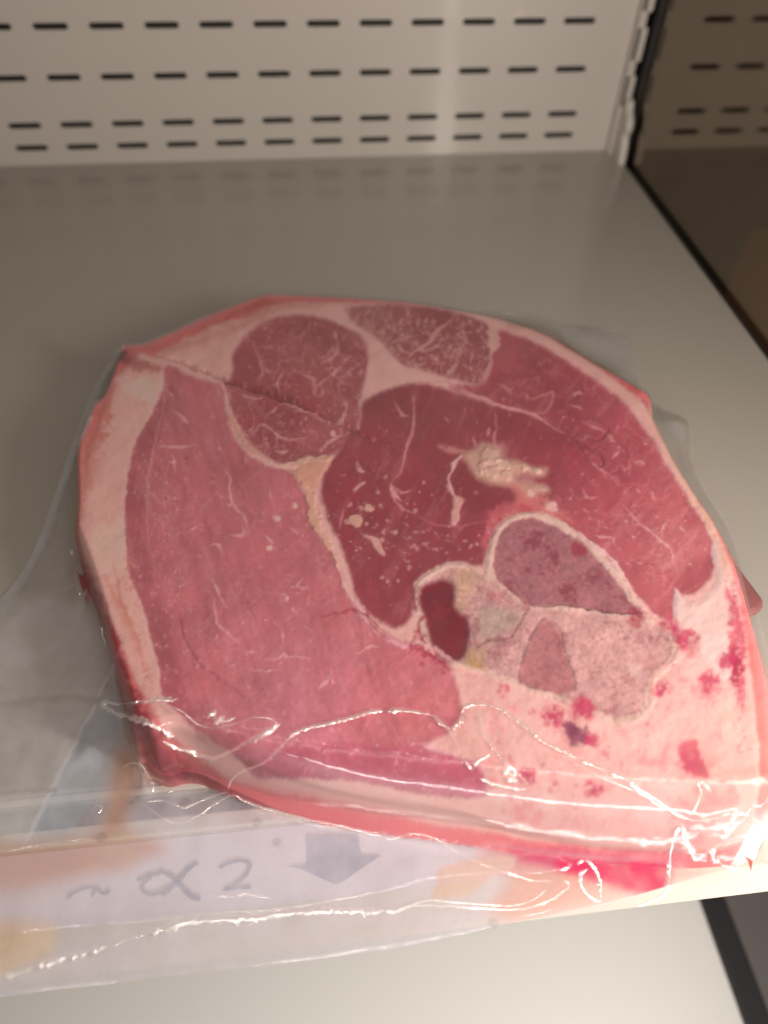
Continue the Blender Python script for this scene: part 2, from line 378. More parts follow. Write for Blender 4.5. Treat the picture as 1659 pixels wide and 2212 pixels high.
# dark outer rim layer of the big muscle
m = L == MUS
edge = [(365,800),(330,900),(300,990),(288,1060),(284,1130),(292,1200),(315,1280),(340,1360),(360,1440),(380,1500),(430,1550),(500,1610),(560,1655),(700,1665),(860,1690),(1000,1705)]
stroke(edge, 26, (162, 66, 70), .6, 14, [MUS], False)
stroke([(360,810),(352,880),(335,950),(322,1020),(318,1100),(325,1180),(335,1240)], 2.2, (215, 140, 134), .6, 2, [MUS])
stroke([(520,1500),(440,1440),(400,1390),(385,1330)], 3, (140, 56, 62), .6, 3, [MUS], h=-.008)
stroke([(500,1480),(560,1530),(620,1550)], 2.5, (140, 56, 62), .5, 3, [MUS], h=-.006)
blotch(560, 1400, 220, (202, 112, 112), .55, 9, [MUS], 1.); blotch(640, 1560, 190, (206, 112, 120), .6, 12, [MUS], 1.)
blotch(620, 1250, 180, (182, 88, 92), .5, 19, [MUS], 1.)
poly([(940,1605),(980,1612),(1015,1630),(1048,1668),(1050,1715),(940,1715),(830,1692),(720,1680),(600,1672),(570,1640),(640,1610),(760,1603),(860,1612)], (190, 86, 94), 7, LOW, -.004)
poly(R3([(1000,222),(1110,192),(1250,190),(1390,238),(1478,300),(1505,370),(1496,450),(1475,540),(1455,620),(1455,700),(1420,750),(1350,835),(1240,866),(1130,886),(1040,868),(960,810),(905,740),(858,650),(830,560),(818,490),(858,470),(856,380),(905,305)]), (170, 80, 78), 7, EYE, -.004)
blotch(650, 740, 90, (172, 96, 88), .6, 21, [EYE], 1.); blotch(600, 900, 110, (156, 56, 62), .65, 22, [EYE], 1.)
poly([(748,668),(800,660),(860,657),(960,669),(1030,690),(1056,706),(1057,740),(1060,782),(1042,818),(1030,832),(962,814),(905,800),(862,784),(838,755),(800,724),(768,700)], (160, 70, 70), 7, TOP, -.004)
poly([(1078,712),(1150,738),(1230,784),(1290,826),(1345,866),(1395,925),(1436,1000),(1475,1060),(1512,1110),(1535,1160),(1546,1212),(1532,1252),(1500,1284),(1458,1288),(1452,1342),(1424,1336),(1385,1300),(1335,1235),(1285,1180),(1230,1142),(1190,1110),(1130,1060),(1160,960),(1100,890),(1050,868),(975,842),(985,830),(1036,832),(1062,790),(1064,750)], (176, 78, 82), 7, RIGHT, -.004)
poly([(775,925),(778,882),(800,860),(840,840),(882,829),(940,831),(975,846),(1050,872),(1130,890),(1190,915),(1230,960),(1200,1030),(1180,1100),(1100,1116),(1070,1140),(1058,1190),(1040,1222),(980,1216),(930,1230),(900,1262),(890,1330),(866,1356),(836,1352),(800,1330),(768,1290),(755,1238),(742,1200),(722,1152),(702,1110),(692,1060),(700,1020),(722,985),(762,925)], (150, 52, 60), 7, CEN, -.004)
blotch(960, 1060, 130, (140, 42, 52), .5, 31, [CEN], 1.); blotch(830, 1180, 90, (156, 58, 66), .5, 32, [CEN], 1.)
blotch(1050, 920, 90, (146, 62, 64), .5, 33, [CEN], 1.); blotch(1460, 1180, 110, (198, 104, 104), .6, 34, [RIGHT], 1.)
blotch(1150, 830, 110, (150, 56, 62), .55, 35, [RIGHT], 1.); blotch(990, 880, 90, (160, 66, 72), .4, 36, [CEN], 1.)
blotch(1290, 1010, 110, (164, 64, 74), .5, 47, [RIGHT], 1.); blotch(1230, 900, 100, (160, 62, 72), .5, 48, [RIGHT], 1.); blotch(1235, 965, 85, (158, 56, 66), .75, 37, [RIGHT, CEN], 1.); blotch(1165, 1010, 110, (160, 60, 68), .6, 38, [RIGHT, CEN], 1.)
# grain of the lean
ang = gx*.35+gy*.94
shade(fbm(gx, gy, 70, 50, 5), .20, [MUS, LOW, EYE, TOP, RIGHT, CEN])
shade(fbm((WXX*.9-WYY*.35)*2.2, (WXX*.35+WYY*.9)*.45, 16, 60, 4), .11, [MUS, LOW, RIGHT, CEN])
shade(fbm(gx, gy, 7, 62, 3), .05, [MUS, LOW, EYE, TOP, RIGHT, CEN])
# mottled pale grain in the top muscle
g1 = sm(fbm(gx, gy, 9, 70, 3), .0, .35)*np.clip(1-(gx-740)/180, 0, 1)*(L == TOP)
C[:] = C*(1-.65*g1[..., None])+lin((212, 160, 142))*.65*g1[..., None]
fade = np.clip(1-(gx-760)/150, 0, 1)*(L == TOP)*.45
C[:] = C*(1-fade[..., None])+lin((196, 132, 118))*fade[..., None]

for k_, (ca_, sa_, lb_, a_) in enumerate(((.95, -.3, [MUS], .22), (.75, .66, [RIGHT], .26), (.9, .4, [CEN], .16), (.6, -.8, [EYE, TOP], .2))):
    U_ = WXX*ca_+WYY*sa_; V_ = -WXX*sa_+WYY*ca_
    st_ = sm(fbm(U_*.9, V_*.22, 15, 600+k_, 4, .6), .12, .5)*np.isin(L, lb_)*a_
    C[:] = C*(1-st_[..., None])+lin((216, 136, 132))*st_[..., None]
    st_ = sm(fbm(U_*.9, V_*.2, 20, 620+k_, 4, .6), .15, .5)*np.isin(L, lb_)*a_
    C[:] = C*(1-st_[..., None])+lin((140, 48, 56))*st_[..., None]

def veins(n, area, labs, ln, w, col=(224, 156, 146), a=.6, ang0=None, spread=.6, seed=0):
    r = np.random.default_rng(seed); x0, x1, y0, y1 = area; k = 0; tries = 0
    while k < n and tries < n*12:
        tries += 1
        x = r.uniform(x0, x1); y = r.uniform(y0, y1); j = int((y-CY0)*S); i = int((x-CX0)*S)
        if L[j, i] not in labs: continue
        k += 1; th = (r.uniform(0, math.pi) if ang0 is None else ang0+r.normal()*spread)
        aa = a*r.uniform(.3, 1.1); ww = w*r.uniform(.7, 1.5)
        for q in range(r.choice([1, 2, 2, 3, 3])):       # arms of a small concave star
            t2 = th+(0, math.pi, math.pi/2)[q]+r.normal()*.35; l = ln*r.uniform(.3, 1.1)*(1 if q < 2 else .5); b = r.normal()*.35
            p = [(x, y)]
            for _ in range(3): p.append((p[-1][0]+math.cos(t2)*l/3, p[-1][1]+math.sin(t2)*l/3)); t2 += b
            stroke(p, ww, col, aa, 1.7, labs, n=2, h=.002, taper='out')
veins(120, (290, 960, 820, 1600), [MUS], 26, 1.7, (222, 146, 142), .45, 1.1, .6, 1)
veins(26, (300, 980, 850, 1600), [MUS], 40, 2.2, (228, 160, 152), .6, 1.0, .5, 2)
veins(90, (285, 400, 900, 1550), [MUS], 22, 1.4, (220, 146, 138), .5, 1.5, .4, 3)
veins(80, (500, 1050, 1605, 1720), [LOW, MUS], 26, 1.5, (224, 150, 146), .5, -.2, .5, 4)
veins(150, (490, 800, 700, 1010), [EYE], 20, 1.5, (214, 146, 134), .55, None, 1, 5)
veins(150, (800, 1075, 690, 840), [TOP], 22, 1.9, (218, 152, 138), .7, None, 1, 6)
veins(150, (1060, 1540, 720, 1330), [RIGHT], 20, 1.3, (212, 134, 128), .4, .5, .5, 7)
veins(34, (1080, 1500, 760, 1250), [RIGHT], 30, 1.8, (222, 152, 142), .5, .6, .6, 8)
veins(110, (700, 1200, 850, 1330), [CEN], 18, 1.3, (206, 124, 122), .5, .9, .9, 9)
for k_, lb_, a_ in ((27, [EYE], .62), (20, [TOP], .8), (34, [RIGHT], .3), (40, [MUS], .2), (13, [EYE, TOP], .45), (16, [RIGHT, MUS, LOW], .16)):
    v_ = fbm(gx, gy, k_, 400+k_, 3, .5); net = sm(.075-np.abs(v_), 0, .07)*sm(fbm(gx, gy, 60, 440+k_, 3), -.25, .25)*np.isin(L, lb_)*a_
    C[:] = C*(1-net[..., None])+lin((226, 158, 148))*net[..., None]
def tree(Ls, w, col=(228, 168, 152), a=.85, labs=None, h=.003, soft=2.6):
    for q in Ls: stroke(q, w, col, a, soft, labs, n=3, h=h)
# traced marbling in the round muscle
tree([R3(q) for q in ([(970,350),(985,390),(1000,430),(995,470)], [(1355,300),(1360,350),(1330,390),(1280,410)], [(1080,560),(1075,500),(1090,470),(1105,455)], [(1175,460),(1240,480),(1255,520),(1320,480)], [(1255,520),(1245,560)],
   [(1075,598),(1130,610),(1175,630),(1160,640)], [(1040,650),(1070,610)], [(940,745),(985,710),(1000,705),(1050,735),(1100,770),(1160,770),(1205,765)], [(1390,640),(1380,680),(1340,695)], [(1300,690),(1200,640),(1170,625)],
   [(1060,830),(1100,830),(1120,820)], [(1270,830),(1300,800),(1340,770),(1380,740)], [(900,560),(960,580),(1000,575)], [(1370,430),(1340,460),(1330,480)], [(1340,260),(1355,300)], [(1370,560),(1385,600),(1395,640)], [(930,750),(900,735)])], 2.6, (226, 164, 150), .85, [EYE])
tree([R3(q) for q in ([(800,480),(815,520),(825,580),(845,650),(880,720),(930,800),(990,855),(1060,882),(1130,890)],)], 4.5, (228, 168, 150), .95, h=.006)
tree([R3([(580,640),(620,670),(655,695)]), R3([(500,805),(560,805),(620,808),(690,800)]), R3([(830,915),(845,960),(850,1040),(870,1090),(910,1130),(930,1180),(940,1210)]), R3([(755,1275),(790,1270),(815,1315)]), R3([(1010,1220),(1060,1265)]),
      R3([(1050,1135),(1075,1160)]), R3([(905,1180),(910,1225),(850,1220)]), R3([(1130,1190),(1175,1215)]), R3([(660,1195),(690,1185)]), R3([(540,1130),(560,1140)])], 2.3, (228, 160, 150), .75, [MUS])
tree([R5(q) for q in ([(915,110),(940,170),(980,240)], [(930,200),(935,310),(985,350),(1040,400)], [(1140,465),(1200,462),(1225,440),(1245,455),(1320,455),(1345,470)], [(1215,340),(1225,400)], [(1060,430),(1110,440)], [(1310,110),(1290,145),(1330,160)],
      [(1080,505),(1140,515),(1200,510)], [(1540,440),(1590,415),(1640,410)], [(1365,590),(1410,555),(1380,570)])], 2.4, (230, 160, 154), .7, [MUS])
# scattered bright crumbs
for k in range(46):
    x = rng.uniform(700, 1060); y = rng.uniform(1030, 1260)
    blotch(x, y, rng.uniform(3, 7), (216, 160, 144), .7, k, [CEN], .5, h=.004)
for q in R3([(1440,1150)]): blotch(*q, 17, (222, 172, 144), .95, 3, None, .4, 22, .008)
for q in R3([(1505,1095)]): blotch(*q, 12, (222, 172, 148), .95, 4, None, .4, 23, .008)
for q in R3([(1155,1085), (1075,1145), (1035,1282), (1335,748)]): blotch(*q, 8, (228, 176, 156), .9, 5, None, .5)
stroke(R3([(1430,1020),(1455,995),(1495,970)]), 6, (222, 170, 146), .9, 2, n=3)
stroke(R3([(1450,880),(1460,910),(1490,930)]), 3.5, (226, 160, 150), .9, 2, n=3)
stroke(R3([(1605,990),(1620,1030),(1659,1060)]), 5, (222, 156, 148), .85, 2, n=3)
stroke(R3([(1480,1225),(1520,1245),(1560,1290),(1580,1320)]), 7, (220, 168, 146), .9, 3, n=3, h=.006)
stroke(R3([(1385,1100),(1375,1140),(1370,1200)]), 2.4, (214, 140, 134), .8, 2, n=3)
# fat seam between the big muscle and the dark centre
seam = [(622,1016),(652,1042),(672,1076),(678,1110),(694,1150),(716,1195),(736,1238)]
stroke(seam, 9, (230, 176, 146), 1, 3, lab=21, h=.008)
stroke([(600,1008),(650,1000),(700,992),(718,984)], 9, (232, 184, 158), 1, 3, h=.006)
poly([(632,1020),(700,990),(716,995),(690,1040),(680,1060),(656,1050)], (226, 168, 140), 4, 21, .006)
stroke([(736,1238),(752,1290),(790,1340),(845,1385),(900,1400),(925,1390)], 5, (226, 160, 156), .9, 3, h=.006)
stroke([(690,1332),(720,1328),(755,1318),(770,1325)], 3, (160, 24, 52), .8, 3)
stroke([(800,1290),(795,1340),(830,1375),(872,1392),(900,1405),(960,1430),(985,1450)], 3, (168, 22, 56), .85, 3)
# fascia between centre and right muscles
stroke([(900,830),(960,825),(985,838),(1050,868),(1110,885),(1150,896),(1190,920),(1220,935)], 3.2, (226, 158, 146), .85, 2, h=.005)
stroke([(1220,935),(1262,960),(1300,990)], 2, (120, 40, 50), .7, 3, h=-.01)
stroke(R4([(880,650),(920,690),(940,730),(985,760),(1005,740),(990,700),(960,680)]), 2, (120, 40, 50), .8, 2.5, n=3, h=-.01)
stroke(R4([(1020,590),(1018,620),(985,650),(940,640)]), 2.5, (130, 44, 54), .8, 2.5, n=3, h=-.01)
tree([R4(q) for q in ([(560,300),(555,340),(530,380),(510,405)], [(700,490),(760,480),(800,465),(790,520),(770,550),(740,540)], [(590,430),(620,450),(645,470)], [(400,460),(480,480),(560,510),(650,530),(740,550)],
    [(440,215),(455,260),(450,300)], [(355,340),(360,395)], [(870,510),(920,530)], [(910,575),(960,600),(1010,620)], [(1020,630),(1050,665)], [(945,740),(985,765),(1030,790)], [(1120,735),(1160,745),(1165,760)], [(1130,850),(1150,870)],
    [(1195,855),(1205,890)], [(925,845),(935,880),(985,880)], [(880,460),(925,470)], [(1070,700),(1040,730)], [(1080,905),(1120,960),(1180,1010),(1240,1060),(1270,1090),(1285,1150)], [(1300,1000),(1330,1020)], [(1240,990),(1235,1020)],
    [(970,1035),(1040,1045)], [(920,930),(945,940)])], 2.4, (222, 154, 142), .75, [RIGHT, TOP])
stroke(R4([(400,165),(370,195),(330,225),(300,270),(250,300),(225,330)]), 3.5, (222, 156, 142), .9, 2, n=3)
for q in ([(160,270),(200,250),(250,240)], [(190,260),(200,300),(240,310)], [(250,300),(320,290),(370,240)], [(360,400),(400,380),(430,340)], [(230,350),(280,360),(300,340)]): stroke(R4(q), 3, (220, 156, 142), .75, 2, [TOP], n=3)
stroke(R4([(565,200),(562,240),(572,280),(555,310)]), 11, (230, 182, 160), .9, 4, n=3)
# centre seams
tree([R4(q) for q in ([(243,470),(250,530),(245,600),(225,680),(205,760),(160,830)], [(575,545),(580,600),(570,650),(578,700)], [(555,600),(540,640)], [(170,500),(200,550),(225,558)], [(165,830),(200,860),(245,850)], [(150,870),(190,910),(240,950)],
    [(85,640),(100,660)], [(15,740),(40,775)], [(370,555),(390,580)], [(490,640),(500,680)])], 2.6, (218, 140, 134), .85, [CEN])
stroke(R4([(445,712),(425,730),(400,775),(392,830),(405,870),(420,900)]), 5, (226, 176, 158), .95, 2, n=3, h=.006)
poly(R4([(405,880),(440,880),(455,890),(430,930),(432,975),(405,1000),(395,960),(400,920)]), (216, 160, 146), 2, 20, .006)
poly(R4([(430,770),(470,740),(500,800),(560,810),(640,840),(640,900),(560,930),(470,950),(440,880),(430,850),(400,850)]), (132, 34, 46), 6, None, a=.6)
stroke(R4([(340,680),(400,695),(470,700)]), 9, (216, 150, 132), .6, 6, n=3)
poly(R4([(500,690),(540,670),(590,700),(600,735),(660,740),(720,760),(780,770),(760,792),(690,785),(640,790),(700,840),(760,830),(780,860),(700,870),(640,830),(560,830),(500,800),(470,760),(445,720)]), (218, 172, 146), 11, YFAT, .010)
for k, (x, y, r) in enumerate(((550,725,24),(520,765,18),(600,745,16),(560,790,16),(620,795,13),(690,765,11),(740,775,10))): blotch(*R4([(x, y)])[0], r, (230, 196, 170), .8, k, None, .5, YFAT, .012)
poly(R4([(640,830),(700,850),(740,870),(800,905),(840,940),(880,975),(800,960),(720,950),(650,960),(600,960),(560,990),(560,960),(640,920),(660,880)]), (214, 118, 112), 12, REDT, .004)
for q_, r__ in (((560,745),46),((640,790),34),((500,720),30),((700,850),34),((780,910),30)): blotch(*R4([q_])[0], r__, (214, 164, 144), .55, int(q_[0]), None, .9)
blotch(*R4([(720,870)])[0], 13, (236, 190, 172), .9, 1); blotch(*R4([(800,920)])[0], 16, (236, 190, 176), .9, 2); blotch(*R4([(680,930)])[0], 14, (190, 40, 66), .7, 4)
stroke(R4([(545,1180),(540,1090),(550,1010),(580,955),(640,935),(720,935),(800,965)]), 15, (206, 96, 104), .8, 10, n=3)
stroke(R4([(545,1170),(560,1100)]), 5, (180, 30, 60), .7, 5, n=3)
for k in range(26):
    x = rng.uniform(1050, 1200); blotch(x, 1140-(x-1050)*.25+rng.normal()*14, rng.uniform(4, 9), [(226, 150, 140), (170, 50, 66)][k % 2], .5, k, None, .8)
stroke(R4([(240,950),(330,985),(400,1000),(470,995),(530,975)]), 2, (196, 100, 108), .7, 2, n=3)
# brown-red ragged zone with crumbs above the bone
blotch(920, 1175, 75, (150, 56, 66), .6, 41, [CEN], 1.)
for k in range(70):
    x = 900+rng.normal()*75; y = 1180+rng.normal()*28
    stroke([(x, y), (x+rng.uniform(4, 14), y+rng.uniform(-3, 8))], rng.uniform(1, 2.6), (206, 140, 130), .6, 1.5, [CEN], n=1)

# ---- bone
poly([(1046,1236),(1052,1185),(1068,1145),(1100,1120),(1140,1108),(1190,1116),(1240,1146),(1292,1190),(1340,1246),(1376,1298),(1392,1326),(1440,1360),(1470,1394),(1468,1424),(1446,1452),(1420,1472),(1408,1510),(1398,1546),(1362,1568),(1320,1567),(1268,1548),(1220,1522),(1150,1502),(1080,1472),(1005,1444),(955,1420),(925,1385),(905,1340),(890,1290),(902,1256),(930,1236),(962,1220),(1000,1220),(1040,1240)], (228, 190, 178), 5, BONEL, .004)
poly([(1066,1236),(1068,1190),(1082,1152),(1108,1130),(1142,1122),(1186,1130),(1230,1158),(1284,1204),(1328,1256),(1360,1300),(1378,1326),(1330,1328),(1255,1314),(1200,1308),(1140,1308),(1115,1290),(1080,1262)], (174, 108, 118), 4, BONEU, -.004)
poly([(925,1262),(965,1232),(1005,1232),(1050,1252),(1085,1272),(1120,1304),(1180,1316),(1260,1324),(1330,1336),(1385,1340),(1430,1368),(1450,1398),(1440,1430),(1412,1452),(1394,1490),(1380,1535),(1340,1552),(1290,1538),(1225,1508),(1150,1486),(1080,1456),(1010,1428),(960,1400),(930,1350)], (214, 162, 160), 4, BONEL, -.004)
blotch(1010, 1262, 60, (214, 172, 140), .8, 51, [BONEL], .8)
poly(R6([(330,220),(370,208),(410,225),(412,262),(420,330),(468,360),(470,440),(452,515),(390,540),(330,500),(310,440),(290,370),(270,300),(280,240)]), (122, 8, 38), 8, CLOT, -.012)
blotch(*R6([(350,330)])[0], 24, (146, 30, 50), .5, 3, [CLOT]); blotch(*R6([(310,280)])[0], 20, (100, 8, 32), .6, 4, [CLOT])
for pts, w in (([(300,350),(270,380),(275,430),(300,470)], 6), ([(0,330),(60,355),(110,400),(200,470),(240,460),(270,480)], 3), ([(225,510),(250,480),(300,500),(370,550),(400,575)], 4), ([(245,240),(250,300),(262,345)], 5)):
    stroke(R6(pts), w, (156, 16, 50), .9, 4, n=3)
for k in range(40):
    q = R6([[(285,430),(250,470),(300,510),(240,300),(340,540)][k % 5]])[0]; blotch(q[0]+rng.normal()*12, q[1]+rng.normal()*10, rng.uniform(3, 8), (160, 24, 56), .6, k, None, .8)
stroke(R6([(110,395),(150,430),(200,470),(235,460)]), 6, (230, 160, 160), .8, 3, n=3); stroke(R6([(250,420),(270,430),(262,460)]), 5, (228, 150, 160), .8, 3, n=3)
poly(R6([(515,335),(560,320),(620,330),(670,350),(650,395),(600,425),(560,445),(520,430),(505,390)]), (180, 160, 148), 12, CART, .002, .75)
blotch(*R6([(470,520)])[0], 46, (186, 150, 110), .7, 55, [BONEL], .8); blotch(*R6([(500,560)])[0], 24, (196, 150, 92), .7, 56, [BONEL], .8)
blotch(*R6([(540,410)])[0], 50, (184, 150, 142), .5, 57, [BONEL], .8); blotch(*R6([(720,640)])[0], 14, (110, 76, 60), .6, 58, None, .8)
blotch(*R6([(570,280)])[0], 24, (206, 110, 118), .6, 59, None, .8)
poly(R6([(775,365),(810,395),(830,440),(845,500),(870,560),(885,620),(875,660),(800,660),(745,650),(670,625),(672,570),(690,500),(715,440),(740,400)]), (186, 118, 122), 5, MARR, -.004)
for pts in ([(700,320),(690,350),(660,400),(630,440),(580,450),(540,455),(500,480),(485,440),(490,400)], [(775,358),(735,400),(705,450),(680,520),(665,580),(672,630)], [(780,360),(820,395),(838,460),(860,530),(885,600),(880,650)]):
    stroke(R6(pts), 3.0, (140, 92, 94), .75, 4, n=3, h=-.006)
stroke(R6([(700,300),(760,315),(830,312),(900,318),(980,335),(1060,345),(1110,345),(1160,335)]), 2.4, (130, 74, 78), .8, 3, n=3, h=-.007)
stroke(R6([(625,150),(640,200),(660,240),(700,295)]), 2, (140, 84, 88), .6, 3, n=3, h=-.006)
# bone sponge
bl = [BONEU, BONEL, MARR, CART]
shade(fbm(gx, gy, 7, 80, 3, .8), .38, bl); shade(fbm(gx, gy, 40, 84, 4), .16, bl)
r1 = sm(fbm(gx, gy, 40, 88, 6, .75), .0, .35)*np.isin(L, [BONEU])*.75
C[:] = C*(1-r1[..., None])+lin((136, 38, 62))*r1[..., None]
r1 = sm(fbm(gx, gy, 36, 94, 6, .8), .08, .4)*np.isin(L, [BONEL, MARR])*.6
C[:] = C*(1-r1[..., None])+lin((160, 82, 92))*r1[..., None]
r1 = sm(fbm(gx, gy, 5, 99, 2), .5, .7)*np.isin(L, [BONEL])*.5
C[:] = C*(1-r1[..., None])+lin((120, 84, 80))*r1[..., None]
blotch(*R6([(920,90)])[0], 22, (170, 30, 60), .6, 61); blotch(*R6([(1130,360)])[0], 26, (166, 40, 66), .65, 62); blotch(*R6([(1130,560)])[0], 20, (226, 190, 180), .6, 63)
blotch(*R6([(1190,540)])[0], 30, (176, 112, 112), .4, 64)
# hard white cortex lines
for pts, w in (([(1058,1240),(1062,1190),(1076,1148),(1104,1124),(1142,1114),(1190,1122),(1238,1152),(1290,1198),(1334,1250),(1368,1298),(1388,1328)], 4.5), ([(905,1262),(935,1238),(965,1226),(1000,1226),(1010,1236)], 3.5),
               ([(940,1400),(985,1432),(1050,1455),(1120,1486),(1190,1508)], 4.5)):
    stroke(pts, w, (236, 196, 186), .7, 3.5, h=.003, taper=False)
stroke(R6([(1160,340),(1220,385),(1290,430),(1310,480),(1290,530),(1220,580),(1195,640),(1190,710),(1150,760)]), 7, (232, 176, 168), .85, 5, n=3, h=.006)
stroke(R6([(900,20),(960,70),(1030,120),(1070,180),(1110,260),(1160,330)]), 6, (234, 190, 180), .8, 4, n=3, h=.006)
# magenta bleeding right and below the bone
RFp = (248, 192, 182)
poly([(1000,1450),(1080,1476),(1150,1504),(1220,1524),(1268,1550),(1320,1570),(1366,1572),(1404,1550),(1414,1512),(1426,1474),(1452,1454),(1474,1424),(1476,1394),(1520,1420),(1550,1480),(1560,1600),(1590,1700),(1600,1790),(1500,1826),(1300,1815),(1100,1790),(1060,1760),(1056,1700),(1044,1665),(1000,1630),(925,1612),(975,1585),(1004,1540),(1010,1500)], RFp, 12, RFAT, .004)
shade(fbm(gx, gy, 50, 110, 5), .14, [RFAT]); shade(fbm(gx, gy, 8, 114, 3), .06, [RFAT])
r1 = sm(fbm(gx, gy, 40, 120, 5), .18, .55)*(L == RFAT)*.55
C[:] = C*(1-r1[..., None])+lin((236, 140, 142))*r1[..., None]
r1 = sm(np.abs(fbm(gx, gy, 46, 130, 5)), .05, .0)*(L == RFAT)*.35
C[:] = C*(1-r1[..., None])+lin((206, 112, 104))*r1[..., None]
poly([(918,1614),(960,1602),(1002,1592),(1040,1600),(1050,1630),(1020,1645),(960,1626)], (238, 186, 174), 7, RFAT)
poly(R6([(1290,240),(1330,300),(1400,290),(1450,210),(1440,120),(1450,60),(1500,200),(1520,330),(1530,480),(1500,600),(1450,610),(1420,560),(1370,480),(1310,400),(1280,370)]), (246, 208, 198), 5, FAT, .006)
for k, (x, y, r, c) in enumerate(((920,710,26,0),(900,740,22,0),(790,750,26,0),(820,770,14,0),(725,740,12,0),(893,826,18,1),(930,850,14,1),(590,660,8,0),(1340,470,32,0),(1300,420,18,0),(1440,640,26,0),(1260,390,28,0),(810,1025,10,0),(945,1060,14,0),(1210,660,14,0),(1010,905,10,0))):
    blotch(*R6([(x, y)])[0], r*1.0, [(196, 44, 90), (150, 50, 84)][c], .5, 60+k, None, .8)
for k in range(46):
    x = rng.uniform(1040, 1400); y = rng.uniform(1530, 1760)
    blotch(x, y, rng.uniform(3, 9), (202, 96, 108), .45, k, [RFAT], .8)
poly(R6([(1310,860),(1370,850),(1375,910),(1400,950),(1420,1000),(1370,1000),(1330,960),(1300,900)]), (208, 66, 100), 5, None, a=.85)
stroke(R6([(1490,240),(1520,320),(1540,420),(1530,520),(1540,620),(1560,740)]), 20, (206, 66, 96), .85, 9, n=3)
stroke(R6([(1530,470),(1525,560),(1530,640)]), 15, (176, 18, 68), .8, 8, n=3)
stroke(R6([(1450,620),(1490,640),(1500,720),(1540,850),(1570,900)]), 15, (240, 204, 190), .7, 8, n=3)
stroke([(1395,885),(1440,970),(1490,1060),(1535,1135),(1560,1195),(1568,1260)], 9, (238, 192, 162), .85, 6, n=3)
for (x, y, r_, k_) in ((920,720,70,0),(800,755,62,0),(905,835,62,1),(870,810,40,1),(960,850,40,0),(1330,450,60,0),(1270,390,46,0),(1430,620,60,0),(1500,540,60,0),(600,655,40,0),(1130,350,40,2),(905,90,44,2),(1240,650,46,0),(960,1050,60,0),(1350,940,70,0),(700,1000,60,0)):
    x, y = R6([(x, y)])[0]; r_ *= .6; s_ = bb(np.array([[x-r_, y-r_], [x+r_, y+r_]]), 10); X, Y = gx[s_], gy[s_]
    w_ = np.exp(-((X-x)**2+(Y-y)**2)/(r_*.75)**2)
    a_ = sm(w_*(.62+1.1*fbm(X, Y, 17, 500, 5, .7)), .16, .58)[..., None]*.88
    C[s_] = C[s_]*(1-a_)+lin([(202, 52, 98), (140, 52, 88), (160, 44, 74)][k_])*a_
# bubbles in the juice
for k in range(70):
    t = rng.uniform(); x = 1585+rng.normal()*9+t*18; y = 1240+t*390
    blotch(x, y, rng.uniform(2.5, 6), (236, 150, 160), .6, k, None, .4, None, .004)
for k in range(120):
    x = rng.uniform(1380, 1500); y = 1835+rng.normal()*7; blotch(x, y, rng.uniform(1.5, 3.5), (240, 170, 170), .5, k, None, .5)
for k in range(90):
    x = rng.uniform(560, 1100); y = 1705+(x-560)*.2+rng.normal()*7; blotch(x, y, rng.uniform(1.5, 4), (240, 150, 142), .5, k, None, .5)
for k in range(170):
    x = 262+rng.normal()*9; y = rng.uniform(1340, 1540); blotch(x+(y-1340)*.33, y, rng.uniform(1.2, 2.6), (236, 160, 148), .45, k, None, .5)
# fat pocks on the outer left
for k in range(160):
    y = rng.uniform(1200, 1480); blotch(272+(y-1200)*.18+rng.normal()*8, y, rng.uniform(1.5, 3.5), (226, 140, 124), .5, k, None, .5)
# the long fold pressed into the meat, its shadow painted in dark red
stroke(R3([(470,365),(600,400),(700,440),(800,480),(930,520),(1080,572),(1190,615),(1300,665),(1450,735),(1600,790)]), 4, (118, 44, 50), .45, 5, n=3, h=-.028)
stroke(R3([(870,490),(1000,535),(1130,585),(1200,615)]), 8, (122, 36, 44), .5, 8, [EYE, MUS], n=3)
for k in range(5): stroke(R3([(1330+30*k, 830+10*k), (1450+25*k, 900+6*k), (1580+20*k, 960+5*k)]), 1.2, (110, 30, 40), .3, 1.5, n=3, h=-.003)
blotch(*R3([(645,860)])[0], 3.5, (90, 20, 26), .9, 1); blotch(*R3([(545,1053)])[0], 3, (110, 36, 40), .8, 1); blotch(*R3([(820,885)])[0], 3, (120, 30, 36), .8, 1)
GAIN = {MUS: (1.20, 1.40, 1.78), LOW: (1.15, 1.3, 1.8), EYE: (1.12, 1.14, 1.5), TOP: (1.12, 1.18, 1.5), RIGHT: (1.3, 1.5, 1.85), CEN: (1.12, 1.12, 1.45)}
G3 = np.zeros_like(C); G3[:] = (1.06, 1.04, 1.22)
for k_, v_ in GAIN.items(): G3[L == k_] = v_
for k_ in (BONEU, BONEL, MARR, CART): G3[L == k_] = (1.02, 1.02, 1.08)
G3[np.isin(L, [FAT, RFAT])] = (.98, .95, 1.06)
def blur(A, n):
    for _ in range(n):
        A = (np.roll(A, 1, 0)+2*A+np.roll(A, -1, 0))/4; A = (np.roll(A, 1, 1)+2*A+np.roll(A, -1, 1))/4
    return A
w_ = (sm(np.hypot(gx-1040, gy-930), 130, 520)*(L == RIGHT))[..., None]; q_ = (L == RIGHT)[..., None]; G3 = G3*(1-q_)+q_*((1-w_)*np.array((1.08, .95, 1.3))+w_*np.array(GAIN[RIGHT]))
G3 = blur(G3, 25); G3[L == CLOT] = (1.05, .9, 1.1)
C[:] = np.clip(C*G3, 0, .88)
bk = sm(gy, 1250, 800)[..., None]*.0+.45
C[:] = C*(1-bk)+blur(C, 3)*bk
Hh += .0015*fbm(gx, gy, 9, 140, 4)+.006*fbm(gx, gy, 40, 150, 3)

